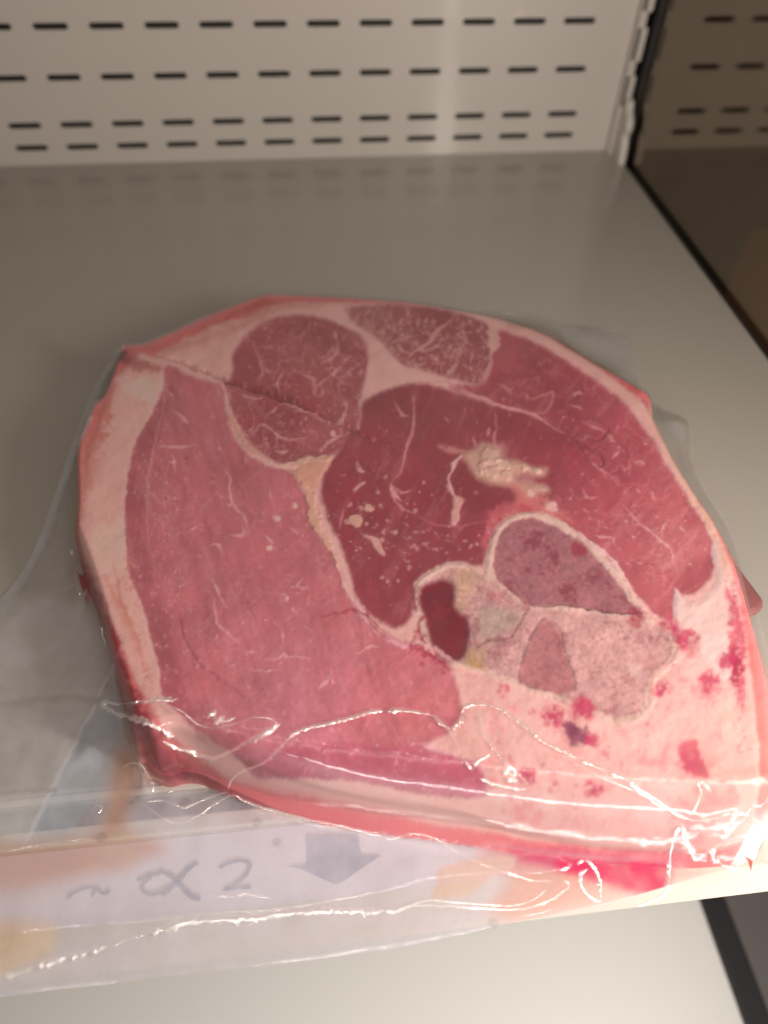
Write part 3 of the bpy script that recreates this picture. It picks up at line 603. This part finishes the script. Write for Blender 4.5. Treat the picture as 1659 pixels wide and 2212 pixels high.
# second painting: loose trimmings lying in the bag at lower left
C2 = np.zeros_like(C); C2[:] = lin((206, 176, 160)); nz2 = fbm(gx, gy, 60, 160, 5)
C2 *= (1+.2*nz2)[..., None]
r1 = sm(fbm(gx, gy, 70, 170, 3), .0, .5)[..., None]*.6; C2[:] = C2*(1-r1)+lin((206, 146, 130))*r1
stroke([(398,1655),(385,1690),(350,1715),(305,1704),(290,1700)], 8, (150, 40, 56), .95, 5, T=C2, n=4)
stroke([(350,1600),(390,1640),(400,1670)], 20, (150, 34, 54), .9, 12, T=C2, n=4)
stroke([(300,1690),(272,1740),(240,1800)], 18, (190, 84, 74), .6, 14, T=C2, n=4)
for k in range(500):
    x = rng.uniform(-40, 125); y = rng.uniform(1985, 2100)
    s_ = bb(np.array([[x-3, y-3], [x+3, y+3]]), 2)
    C2[s_] = C2[s_]*.55+lin((238, 198, 150))*.45
for k in range(200):
    x = rng.uniform(135, 185); y = rng.uniform(1770, 1800)
    s_ = bb(np.array([[x-2, y-2], [x+2, y+2]]), 1); C2[s_] = C2[s_]*.5+lin((240, 200, 150))*.5

# ------------------------------------------------------------------ outline of the slice in world units
TH = 1.0
OUT = [(252,762),(264,752),(302,757),(345,742),(430,705),(490,680),(560,650),(600,646),(640,645),(730,645),(830,650),(900,655),(960,665),(1040,680),(1110,698),(1200,732),(1300,790),(1350,818),(1398,846),(1432,864),(1426,888),(1442,925),(1480,1000),(1522,1070),(1562,1130),(1592,1190),(1618,1260),(1650,1400),(1685,1550),(1700,1700),(1690,1800),(1620,1856),(1500,1872),(1400,1866),(1250,1856),(1100,1838),(950,1815),(830,1800),(700,1778),(590,1750),(495,1716),(440,1694),(400,1690),(362,1698),(322,1672),(298,1610),(270,1510),(244,1430),(232,1380),(216,1320),(190,1262),(155,1205),(160,1110),(158,1000),(172,950),(192,898),(212,878),(228,840),(242,800)]
VPD = np.array([690., 2861.])
def lift(pts, T, lo=.05, hi=.86):
    P = catmull(pts, 3, True); A = ((P*np.roll(P, -1, 0)[:, ::-1]) @ [1, -1]).sum()
    out = []
    for i in range(len(P)):
        t = P[(i+1) % len(P)]-P[i-1]; t = t/(np.hypot(*t)+1e-9); nrm = np.array([t[1], -t[0]])*(1 if A > 0 else -1)
        v = VPD-P[i]; v = v/np.hypot(*v)
        k = 1-float(sm(nrm@v, -.05, .35)); out.append(onZ(P[i]+nrm*k*24*np.clip((P[i][1]-500)/900, .3, 1), T*(lo+(hi-lo)*k))[:2])
    return np.array(out)
BASE = lift(OUT, TH)
class Field:                     # a scalar field on a world grid
    def __init__(s, x0, x1, y0, y1, d): s.x0, s.y0, s.d = x0, y0, d; s.X, s.Y = np.meshgrid(np.arange(x0, x1, d), np.arange(y0, y1, d))
    def at(s, A, x, y): return bil(A, (x-s.x0)/s.d, (y-s.y0)/s.d)
FD = Field(-11.5, 1.0, -16.5, -3.5, .04)
SD = sdf(BASE, FD.X, FD.Y)
gSy, gSx = np.gradient(SD, FD.d)
RW = .36
def macro(x, y):
    return TH*(1+.05*fbm(x, y, 3.0, 200, 2))+.10*sm(x, -5, -2)*sm(-y, 11, 14)
def hmeat(x, y):
    d = -FD.at(SD, x, y); t = np.clip(d/(.20+(RW-.20)*sm(x, -7.2, -5.0)), 0, 1); return macro(x, y)*(1-(1-t)**2.3)
def canv(A, px, py): return bil(A, (px-CX0)*S, (py-CY0)*S)

M_meat = bpy.data.materials.new('wet_raw_meat'); M_meat.use_nodes = True; nt = M_meat.node_tree; n = nt.nodes; P_ = n['Principled BSDF']
at = n.new('ShaderNodeAttribute'); at.attribute_name = 'col'
tc = n.new('ShaderNodeTexCoord'); t1 = n.new('ShaderNodeTexNoise'); t1.inputs['Scale'].default_value = 900; t1.inputs['Detail'].default_value = 5
nt.links.new(tc.outputs['Object'], t1.inputs['Vector'])
mr = n.new('ShaderNodeMapRange'); mr.inputs[3].default_value = .95; mr.inputs[4].default_value = 1.05; nt.links.new(t1.outputs[0], mr.inputs[0])
vm = n.new('ShaderNodeVectorMath'); vm.operation = 'SCALE'; nt.links.new(at.outputs['Color'], vm.inputs[0]); nt.links.new(mr.outputs[0], vm.inputs['Scale'])
nt.links.new(vm.outputs[0], P_.inputs['Base Color']); P_.inputs['Roughness'].default_value = .3; P_.inputs['Specular IOR Level'].default_value = .5
bp = n.new('ShaderNodeBump'); bp.inputs['Strength'].default_value = .15; bp.inputs['Distance'].default_value = .0004
nt.links.new(t1.outputs[0], bp.inputs['Height']); nt.links.new(bp.outputs[0], P_.inputs['Normal'])

def grid_parts(parent, x0, x1, y0, y1, d, inside, zfun, snap, labfun, names, material, attr):
    xs = np.arange(x0, x1, d); ys = np.arange(y0, y1, d); X, Y = np.meshgrid(xs, ys); ny, nx = X.shape
    D = inside(X, Y)             # negative inside
    V = D < d*1.2
    out_ = (D > 0)
    sx, sy = snap(X, Y); X = np.where(out_, X-sx*D, X); Y = np.where(out_, Y-sy*D, Y)
    Z = zfun(X, Y)
    A, Z = attr(X, Y, Z)
    I = np.arange(ny*nx).reshape(ny, nx)
    Q = np.stack([I[:-1, :-1], I[:-1, 1:], I[1:, 1:], I[1:, :-1]], -1)
    ok = V[:-1, :-1] & V[:-1, 1:] & V[1:, 1:] & V[1:, :-1] & ((D[:-1, :-1] < 0) | (D[:-1, 1:] < 0) | (D[1:, 1:] < 0) | (D[1:, :-1] < 0))
    lb = labfun(X, Y, Z)[:-1, :-1]
    P = np.stack([X, Y, Z], -1).reshape(-1, 3)
    obs = {}
    for k, nm in names.items():
        q = Q[ok & (lb == k)]
        if len(q) == 0: continue
        u, inv = np.unique(q.ravel(), return_inverse=True)
        obs[k] = fast_mesh(nm, P[u], inv.reshape(q.shape), material, parent, {a: v.reshape(-1, *v.shape[2:])[u] for a, v in A.items()})
    return obs
sl = empty('pork_leg_slice', (0, 0, 0), 'thick raw pork leg slice with bone and fat rim sealed in the clear bag', 'meat')
def m_attr(X, Y, Z):
    px, py = proj(np.stack([X, Y, Z], -1))
    k = sm(-FD.at(SD, X, Y), 0, .25)
    Z = Z+canv(Hh, px, py)*k*1.6
    return {'col': canv(C, px, py)}, np.maximum(Z, .0)
def m_lab(X, Y, Z):
    px, py = proj(np.stack([X, Y, Z], -1))
    i = np.clip(((px-CX0)*S).round().astype(int), 0, CW-1); j = np.clip(((py-CY0)*S).round().astype(int), 0, CH-1)
    return L[j, i]
NM = {RIND: 'rind', FAT: 'fat_layer', MUS: 'muscle', EYE: 'muscle', TOP: 'muscle', RIGHT: 'muscle', CEN: 'muscle', LOW: 'muscle', BONEU: 'bone', BONEL: 'bone', CLOT: 'blood_clot', MARR: 'marrow', REDT: 'red_tissue', YFAT: 'fat_lump', 20: 'fat_lump', 21: 'fat_seam', 22: 'fat_lump', 23: 'fat_lump', CART: 'cartilage', RFAT: 'fatty_tissue'}
bx0, by0 = BASE.min(0)-.05; bx1, by1 = BASE.max(0)+.05
ob = grid_parts(sl, bx0, bx1, by0, by1, .0105, lambda X, Y: FD.at(SD, X, Y), hmeat, lambda X, Y: (FD.at(gSx, X, Y), FD.at(gSy, X, Y)), m_lab, NM, M_meat, m_attr)
for k, t in ((MUS, 'large pale lean muscle on the left'), (EYE, 'round marbled muscle at the top'), (TOP, 'mottled muscle at the top edge'), (RIGHT, 'long lean muscle along the right'), (CEN, 'dark red central muscle'), (LOW, 'narrow dark muscle strip at the bottom'),
             (BONEU, 'purplish upper bone section'), (BONEL, 'pale greyish pink lower bone section')):
    if k in ob: ob[k]['label'] = t
# underside closing sheet
mesh('underside', [(x, y, .003) for x, y in BASE[::3]], [tuple(range(len(BASE[::3])))], mat('wet_rind_underside', (.5, .15, .13), .4), sl)

# trimmings
M_soft = M_meat.copy(); M_soft.name = 'thin_translucent_trimming'; n_ = M_soft.node_tree.nodes; a_ = n_.new('ShaderNodeAttribute'); a_.attribute_name = 'thin'
M_soft.node_tree.links.new(a_.outputs['Fac'], n_['Principled BSDF'].inputs['Alpha'])
def blob_piece(name, pts, h, label, cat, step=.03, zb=.075):
    B = np.array([onZ(q, h*.4)[:2] for q in catmull(pts, 3, True)])
    x0, y0 = B.min(0)-.1; x1, y1 = B.max(0)+.1; F = Field(x0, x1, y0, y1, .04); s = sdf(B, F.X, F.Y); gy_, gx_ = np.gradient(s, F.d)
    def zf(X, Y): d = -F.at(s, X, Y); t = np.clip(d/(h*1.4), 0, 1); return zb+h*(1+.25*fbm(X, Y, .7, 5, 3))*np.sqrt(np.clip(1-(1-t)**2, 0, 1))
    def aa(X, Y, Z): px, py = proj(np.stack([X, Y, Z], -1)); return {'col': canv(C2, px, py), 'thin': .82*sm(-F.at(s, X, Y)+.05*fbm(X, Y, .15, 8, 3), .0, .22)}, Z
    o = grid_parts(None, x0, x1, y0, y1, step, lambda X, Y: F.at(s, X, Y), zf, lambda X, Y: (F.at(gx_, X, Y), F.at(gy_, X, Y)), lambda X, Y, Z: np.ones(X.shape, int), {1: name}, M_soft, aa)[1]
    tag(o, label, cat)
    # slack lower sheet so that the piece is a closed body
    return o
blob_piece('skin_flap', [(292,1560),(350,1600),(400,1650),(398,1690),(350,1722),(312,1718),(300,1750),(280,1790),(250,1820),(215,1835),(196,1812),(212,1780),(226,1740),(238,1650),(258,1590)], .05, 'peach coloured curl of pork skin below the lower left rim of the slice', 'meat')
blob_piece('fat_scrap', [(-60,1990),(30,1990),(90,1992),(122,2000),(118,2040),(80,2075),(20,2100),(-60,2120)], .03, 'grainy yellowish fat scrap at the bottom left corner of the bag', 'meat', zb=-.02)
# tip of a piece sticking out at the right
V = [onZ(q, z) for q, z in (((1560,1180), .1), ((1652,1300), .3), ((1640,1328), .25), ((1560,1352), .1), ((1560,1180), .5), ((1650,1302), .42), ((1640,1322), .42), ((1560,1345), .5))]
o = mesh('lower_meat_piece', V, [(3, 2, 1, 0), (4, 5, 6, 7), (0, 1, 5, 4), (1, 2, 6, 5), (2, 3, 7, 6), (3, 0, 4, 7)], mat('brownish_pork_rind', (.26, .10, .10), .4, noise=.3, nscale=120))
bv = o.modifiers.new('b', 'BEVEL'); bv.width = .002; bv.segments = 3
tag(o, 'brownish corner of meat poking out under the right side of the slice', 'meat')

# ------------------------------------------------------------------ vacuum bag
BAG = [(245,758),(252,746),(300,742),(400,705),(480,676),(560,643),(640,638),(730,637),(900,650),(1040,668),(1120,668),(1230,694),(1352,712),(1380,760),(1392,840),(1440,878),(1498,905),(1502,985),(1532,1056),(1580,1130),(1606,1200),(1634,1290),(1668,1430),(1706,1600),(1730,1740),(1770,1850),(1720,1900),(1645,1914),(1606,1888),(1500,1900),(1380,1930),(1240,1962),(1100,1992),(960,2024),(830,2050),(650,2072),(450,2096),(220,2122),(0,2150),(-150,2170),(-150,1900),(-150,1500),(-60,1340),(0,1286),(60,1204),(108,1086),(150,962),(200,834)]
BAGW = np.array([onZ(q, .10)[:2] for q in catmull(BAG, 2, True)])
SB = sdf(BAGW, FD.X, FD.Y); gBy, gBx = np.gradient(SB, FD.d)
milk = np.zeros((CH, CW)); milk[:] = .05
fcol = np.zeros((CH, CW, 3)); fcol[:] = (.88, .885, .92)
FL = np.ones((CH, CW), np.int8)
def fpoly(pts, v, soft, lab=None, col=None, a=1.):
    P = catmull(pts, 3, True); s = bb(P, soft*2+6); d = sdf(P, WXX[s], WYY[s]); al = (1-sm(d, -soft, soft))*a
    milk[s] = milk[s]*(1-al)+v*al
    if col is not None: fcol[s] = fcol[s]*(1-al[..., None])+lin(col)*al[..., None]
    if lab: FL[s] = np.where(al > .5*a, lab, FL[s])
def fstroke(pts, w, v, soft, lab=None, col=None, a=1., taper=False):
    s0 = milk.copy(); stroke(pts, w, v, a, soft, T=milk, taper=taper, n=3)
    if col is not None: stroke(pts, w, col, a, soft, T=fcol, taper=taper, n=3)
# bag plastic outside the meat
P = catmull(OUT, 2, True); dO = sdf(P, gx, gy); milk[:] = np.where(dO > 0, .10+.20*sm(dO, 0, 30), .06)
fpoly([(246,1440),(215,1500),(180,1570),(120,1690),(60,1810),(0,1925),(-60,2030),(-160,2180),(0,2200),(450,2140),(830,2090),(1240,2000),(1500,1930),(1680,1900),(1680,1862),(1480,1868),(1250,1858),(1100,1840),(950,1818),(830,1802),(700,1782),(560,1740),(495,1722),(420,1706),(350,1712),(300,1690),(278,1620),(256,1510)], .46, 4, 2, (236, 234, 246))
fpoly([(-160,2030),(0,2000),(260,1970),(560,1950),(900,1925),(1150,1900),(1250,1900),(1400,1900),(1240,1990),(830,2080),(450,2130),(0,2190),(-160,2200)], .50, 18, None, (228, 224, 236))
fpoly([(212,1520),(246,1500),(262,1620),(180,1760),(110,1850),(40,1930),(0,1935),(60,1815),(120,1692)], .56, 8, None, (222, 230, 244))
# left sealed border
fstroke([(250,752),(212,820),(168,930),(125,1045),(90,1150),(50,1235),(0,1300),(-60,1360)], 15, .70, 5, None, (226, 230, 236))
FL[sdf(catmull([(250,745),(195,832),(145,960),(104,1084),(55,1200),(-5,1282),(-160,1400),(-160,1430),(10,1310),(75,1230),(120,1150),(150,1060),(190,950),(232,850),(262,775)], 3, True), gx, gy) < 0] = 3
fpoly([(-160,1290),(0,1290),(120,1290),(200,1330),(240,1440),(200,1530),(0,1925),(-160,1925)], .56, 20)
fstroke([(246,1440),(215,1500),(180,1570),(120,1690),(60,1810),(0,1925),(-60,2030)], 4, .8, 4)
fstroke([(-60,1528),(40,1518),(130,1508),(215,1512)], 7, .34, 5)
fstroke([(-60,1720),(60,1712),(120,1708)], 5, .3, 5)
# right spare film
fstroke([(1120,672),(1230,698),(1350,716),(1378,770),(1388,838)], 5, .26, 4, None, (210, 205, 190))
fstroke([(1100,700),(1180,712),(1260,770),(1330,800)], 6, .25, 10, None, (150, 120, 90))
fstroke([(1445,890),(1488,912),(1490,975),(1500,1010)], 14, .34, 6, None, (214, 205, 190))
fpoly([(-160,1835),(60,1820),(160,1806),(260,1800),(330,1812),(352,1838),(300,1862),(200,1890),(100,1915),(-20,1935),(-160,1945)], .50, 32, 5, (216, 170, 150))
fpoly([(215,1800),(238,1700),(246,1620),(300,1640),(290,1720),(275,1800),(300,1850),(240,1880)], .62, 26, None, (216, 184, 168))
fpoly([(-160,1985),(60,1985),(125,2000),(118,2045),(60,2090),(-160,2130)], .66, 18, None, (236, 216, 198))
# warm juice bleeding into the lower right
fpoly([(1040,1840),(1250,1860),(1480,1868),(1660,1860),(1660,1890),(1500,1905),(1380,1935),(1240,1968),(1120,1990),(1060,1960),(1100,1900)], .50, 26, None, (244, 176, 164))
fpoly([(1150,1850),(1330,1866),(1445,1868),(1440,1900),(1425,1935),(1340,1920),(1240,1890),(1120,1862)], .72, 16, 4, (214, 50, 104))
fpoly([(1050,1828),(1200,1850),(1330,1858),(1440,1868),(1436,1925),(1395,1945),(1360,1925)], .82, 14, 4, (216, 40, 100))
fpoly([(1500,1810),(1570,1790),(1659,1780),(1700,1860),(1640,1900),(1560,1890),(1480,1880)], .22, 16, None, (240, 170, 168))
fpoly([(960,1870),(1100,1850),(1105,1880),(1060,1900),(1010,1935),(935,1940),(940,1910)], .6, 4, None, (238, 206, 190))
fpoly([(1480,1560),(1659,1500),(1690,1700),(1659,1800),(1500,1790)], .14, 40, None, (250, 220, 206))
milk *= np.clip(1+.35*fbm(gx, gy, 50, 300, 4), .3, 2)
tw = R8([(0,845),(200,835),(250,825),(0,858)])
def hfilm(x, y):
    d = FD.at(SD, x, y); db = -FD.at(SB, x, y)
    g = 1/(1+np.exp(np.clip((d+.08)/.085, -30, 30)))
    z = np.maximum(hmeat(x, y), macro(x, y)*g*1.0)+.045
    out = sm(d, -.1, .35)
    wav = .06+.07*fbm(x, y, 1.1, 210, 2)+.02*fbm(x*1.8, y*.6, .5, 220, 2)
    # loose film stands off near the lower front
    fr = sm(-y, 12.6, 14.2)
    wav = wav+fr*(.20+.10*np.sin(x*1.7+y*2)*.5)
    z = np.maximum(z, .045)+out*np.clip(wav, .02, 1)*sm(db, -.02, .4)
    z = z+(1-out)*.010*fbm(x, y, .45, 230, 2)*sm(-d, 0, .4)
    z = z+np.exp(-((d+.25)/.30)**2)*(.11*fbm(x, y, .85, 260, 2)+.03*fbm(x, y, .3, 265, 2))*sm(-y, 10, 12.5)+.022*fbm(x, y, .26, 270, 3)*np.exp(-((d+.2)/.4)**2)*sm(-y, 10, 12.5)
    # crumpled peak at the lower right corner
    pk = np.exp(-(((x+2.35)/.5)**2+((y+14.6)/.35)**2)); z = z+pk*(.14+.2*fbm(x, y, .35, 240, 3))
    # tucks over the right fat
    for (cx, cy, r, a) in ((-4.6, -13.2, .35, .10), (-8.0, -13.1, .3, .07), (-3.4, -13.2, .5, .08)):
        z = z+a*np.exp(-(((x-cx)**2+(y-cy)**2)/r**2))*fbm(x, y, .28, 250, 2)
    return np.maximum(z, hmeat(x, y)+.03)
def film_mat(name, gl=1., rough=.07):
    m = bpy.data.materials.new(name); m.use_nodes = True; nt = m.node_tree; nt.nodes.clear(); n = nt.nodes; lk = nt.links.new
    out = n.new('ShaderNodeOutputMaterial'); tr = n.new('ShaderNodeBsdfTransparent'); tr.inputs[0].default_value = (.975, .97, .96, 1)
    df = n.new('ShaderNodeBsdfDiffuse'); tl = n.new('ShaderNodeBsdfTranslucent'); g = n.new('ShaderNodeBsdfGlossy'); g.inputs['Roughness'].default_value = rough
    a1 = n.new('ShaderNodeAttribute'); a1.attribute_name = 'milk'; a2 = n.new('ShaderNodeAttribute'); a2.attribute_name = 'fcol'
    lk(a2.outputs['Color'], df.inputs[0]); lk(a2.outputs['Color'], tl.inputs[0])
    m0 = n.new('ShaderNodeMixShader'); m0.inputs[0].default_value = .35; lk(df.outputs[0], m0.inputs[1]); lk(tl.outputs[0], m0.inputs[2])
    m1 = n.new('ShaderNodeMixShader'); lk(a1.outputs['Fac'], m1.inputs[0]); lk(tr.outputs[0], m1.inputs[1]); lk(m0.outputs[0], m1.inputs[2])
    lw = n.new('ShaderNodeLayerWeight'); lw.inputs['Blend'].default_value = .25
    mp = n.new('ShaderNodeMapRange'); mp.inputs[3].default_value = .035*gl; mp.inputs[4].default_value = .28; lk(lw.outputs['Fresnel'], mp.inputs[0])
    tc = n.new('ShaderNodeTexCoord'); t = n.new('ShaderNodeTexNoise'); t.inputs['Scale'].default_value = 260; t.inputs['Detail'].default_value = 3; lk(tc.outputs['Object'], t.inputs['Vector'])
    b = n.new('ShaderNodeBump'); b.inputs['Strength'].default_value = .22; b.inputs['Distance'].default_value = .0003; lk(t.outputs[0], b.inputs['Height']); lk(b.outputs[0], g.inputs['Normal'])
    m2 = n.new('ShaderNodeMixShader'); lk(mp.outputs[0], m2.inputs[0]); lk(m1.outputs[0], m2.inputs[1]); lk(g.outputs[0], m2.inputs[2]); lk(m2.outputs[0], out.inputs[0])
    return m
M_film = film_mat('clear_vacuum_film', .5)
bag = empty('vacuum_bag', (0, 0, 0), 'clear vacuum bag with shiny creases wrapped over the pork slice', 'plastic bag')
def f_attr(X, Y, Z):
    px, py = proj(np.stack([X, Y, Z], -1)); return {'milk': np.clip(canv(milk, px, py), 0, 1), 'fcol': canv(fcol, px, py)}, Z
def f_lab(X, Y, Z):
    px, py = proj(np.stack([X, Y, Z], -1))
    i = np.clip(((px-CX0)*S).round().astype(int), 0, CW-1); j = np.clip(((py-CY0)*S).round().astype(int), 0, CH-1); return FL[j, i]
bx0, by0 = BAGW.min(0)-.05; bx1, by1 = BAGW.max(0)+.05
fo = grid_parts(bag, bx0, bx1, by0, by1, .024, lambda X, Y: FD.at(SB, X, Y), hfilm, lambda X, Y: (FD.at(gBx, X, Y), FD.at(gBy, X, Y)), f_lab, {1: 'clear_film', 2: 'cloudy_flap', 3: 'sealed_border', 4: 'meat_juice', 5: 'fat_smear'}, M_film, f_attr)
if 4 in fo: fo[4]['label'] = 'magenta meat juice pooled in the film'
if 2 in fo: fo[2]['label'] = 'loose cloudy film flap along the front'

# creases: narrow raised folds following the traced shiny lines
M_crease = bpy.data.materials.new('shiny_film_fold'); M_crease.use_nodes = True; nt = M_crease.node_tree; nt.nodes.clear(); n = nt.nodes; lk = nt.links.new
out = n.new('ShaderNodeOutputMaterial'); tr = n.new('ShaderNodeBsdfTransparent'); g = n.new('ShaderNodeBsdfGlossy'); g.inputs['Roughness'].default_value = .22
tc = n.new('ShaderNodeTexCoord'); t = n.new('ShaderNodeTexNoise'); t.inputs['Scale'].default_value = 1400; t.inputs['Detail'].default_value = 2; lk(tc.outputs['Object'], t.inputs['Vector'])
b = n.new('ShaderNodeBump'); b.inputs['Strength'].default_value = .6; b.inputs['Distance'].default_value = .0003; lk(t.outputs[0], b.inputs['Height']); lk(b.outputs[0], g.inputs['Normal'])
df = n.new('ShaderNodeBsdfDiffuse'); df.inputs[0].default_value = (.85, .82, .80, 1)
tr.inputs[0].default_value = (.74, .74, .74, 1); g.inputs[0].default_value = (.5, .5, .5, 1); g.inputs['Roughness'].default_value = .17
m0 = n.new('ShaderNodeMixShader'); m0.inputs[0].default_value = .18; lk(tr.outputs[0], m0.inputs[1]); lk(df.outputs[0], m0.inputs[2])
mx = n.new('ShaderNodeAddShader'); lk(m0.outputs[0], mx.inputs[0]); lk(g.outputs[0], mx.inputs[1]); lk(mx.outputs[0], out.inputs[0])
def drop(q):                     # where the sight line meets the film
    z = .5
    for _ in range(25):
        p = onZ(q, z); z = z*.5+.5*float(hfilm(np.array([p[0]]), np.array([p[1]]))[0])
    return np.array([p[0], p[1], z])
def crease(pts, r, parent=bag, seed=0):
    rr = np.random.default_rng(seed+len(pts)*7); K = catmull(pts, 3)
    P3 = np.array([drop(q) for q in K]); P3 = catmull(P3, 5); N = len(P3)
    nz = np.convolve(rr.normal(size=N+8), np.ones(3)/3, 'same')[:N]
    jit = np.convolve(rr.normal(size=N+8), np.ones(2)/2, 'same')[:N]
    lf = np.interp(np.arange(N), np.arange(0, N+30, 14), rr.normal(size=len(np.arange(0, N+30, 14))))
    V = []; F = []; M = 7
    for i in range(N):
        t = P3[min(i+1, N-1)]-P3[max(i-1, 0)]; t = t/(np.linalg.norm(t)+1e-9); s = np.cross(t, (0, 0, 1.)); s = s/(np.linalg.norm(s)+1e-9); u = np.cross(s, t)
        R = .58*r*(.45+.55*abs(nz[i])+.55*min(1, abs(lf[i])*2))*(.22+.78*float(sm(lf[i], -1.1, -.2)))*min(1, (i+.3)/6, (N-i-.7)/6); c = P3[i]+s*jit[i]*r*.3+u*R*.2
        for k in range(M):
            a = math.pi*k/(M-1); V.append(c+s*math.cos(a)*R*1.9+u*math.sin(a)*R*.8)
        if i:
            for k in range(M-1): a0 = (i-1)*M+k; F.append((a0, a0+1, a0+M+1, a0+M))
    return mesh('crease', V, F, M_crease, parent, True)
CR = [(R5([(770,633),(650,640),(530,655),(455,650),(448,665),(500,695),(570,715),(640,735),(700,765),(740,800),(725,840),(760,860),(810,868),(870,880),(930,890),(1000,860),(1060,825),(1130,790),(1210,740)]), .022),
 (R5([(510,680),(600,655),(700,655),(790,690),(850,740),(920,760),(1000,745),(1100,715),(1170,720),(1190,750),(1110,800)]), .006),
 (R5([(985,1030),(1000,985),(1050,945),(1130,915),(1200,860),(1250,800),(1310,765),(1400,745),(1500,720),(1600,690),(1659,685)]), .013),
 (R6([(140,735),(200,730),(320,750),(360,785),(400,800),(435,770),(450,720),(510,705),(580,720),(620,740),(700,800),(760,850),(820,880),(900,920),(1000,965),(1100,1010),(1150,1050),(1220,1090),(1290,1140),(1350,1165),(1420,1170),(1480,1145),(1560,1140),(1620,1170),(1659,1195)]), .016),
 (R6([(350,770),(400,830),(440,910),(480,970)]), .008), (R6([(500,720),(520,800),(540,850),(600,920),(680,1000),(705,1030),(690,1045),(640,1040),(560,1020),(510,1000)]), .010), (R6([(485,965),(500,935),(555,905)]), .010),
 (R6([(600,940),(625,960),(610,980),(650,985),(625,1005),(665,1010)]), .016), (R5([(890,715),(930,690),(925,720),(970,710),(930,738),(1020,712)]), .018),
 (R6([(800,875),(900,945),(1000,1000),(1100,1040),(1180,1080),(1260,1130),(1340,1150),(1375,1110),(1390,1050),(1380,1020),(1400,1020),(1440,1060)]), .007),
 (R7([(0,970),(100,945),(200,910),(350,870),(500,825),(650,780),(800,735),(950,720),(1100,715),(1200,695),(1350,685),(1500,685),(1659,684)]), .024),
 (R8([(0,685),(60,680),(120,660),(250,660),(450,672),(580,676),(680,650),(760,610),(800,570),(775,550)]), .012),
 (R8([(0,368),(40,370),(100,352),(180,355),(250,385),(300,420),(360,455),(450,490),(540,520),(640,550),(730,555)]), .009),
 (R8([(110,655),(200,637),(300,645),(450,655),(560,660),(650,630),(700,590)]), .006),
 (R8([(830,480),(870,465),(910,500),(930,570),(935,635),(905,630),(860,590),(845,530),(880,500)]), .014),
 (R8([(1090,665),(1160,640),(1215,600),(1225,520),(1235,440),(1260,350),(1285,315),(1300,360),(1330,430),(1350,460),(1400,420),(1480,380),(1585,350)]), .018),
 (R8([(1585,365),(1500,390),(1430,410),(1420,450),(1480,490),(1540,500)]), .022),
 (R7([(610,215),(680,265),(770,308),(850,275),(920,225),(980,190),(1020,183),(1050,205),(1130,235),(1250,270),(1350,290),(1450,310),(1550,335),(1659,362)]), .010),
 (R7([(620,210),(700,205),(760,225),(800,235),(860,210),(940,180),(985,170)]), .008),
 (R5([(440,320),(445,360),(465,410),(482,408)]), .008), (R5([(330,95),(370,84),(418,88)]), .009), (R5([(300,-6),(315,0),(308,8),(322,10)]), .010), (R5([(150,170),(220,172),(280,160),(340,130)]), .005),
 (R7([(30,425),(150,400),(300,378),(420,372)]), .006), (R8([(555,712),(640,698),(725,678)]), .005), (R7([(900,615),(1000,620),(1070,612),(1180,630)]), .005), (R7([(525,70),(560,45),(610,50),(630,85)]), .005),
 (R8([(1600,135),(1590,115),(1640,105)]), .008), (R4([(600,148),(640,150),(700,162)]), .006), (R4([(990,212),(1040,218),(1095,220)]), .006), (R7([(400,245),(415,225),(440,235),(425,262)]), .008)]
for i, (q, r) in enumerate(CR): crease(q, r, seed=i)
# trapped air bubbles
bm = bmesh.new(); bmesh.ops.create_uvsphere(bm, u_segments=16, v_segments=10, radius=1); bme = bpy.data.meshes.new('air_bubble'); bm.to_mesh(bme); bm.free()
bme.materials.append(M_film); bme.polygons.foreach_set('use_smooth', np.ones(len(bme.polygons), bool))
for nm, an in (('milk', 'F'),): a = bme.attributes.new('milk', 'FLOAT', 'POINT'); a.data.foreach_set('value', np.full(len(bme.vertices), .04, np.float32))
BB = R7([(440,367,),(800,218),(595,195),(1112,300),(1198,385),(567,217)])+R8([(470,735),(1425,300)])+R5([(465,577),(1072,218)])
for k, q in enumerate(BB):
    o = bpy.data.objects.new('air_bubble', bme); COL.objects.link(o); o.parent = bag; p = drop(q); o.location = Vector(p)*U; r = (.045, .05, .025, .04, .035, .02, .04, .04, .02, .02)[k]; o.scale = (r*U, r*U, r*.6*U)
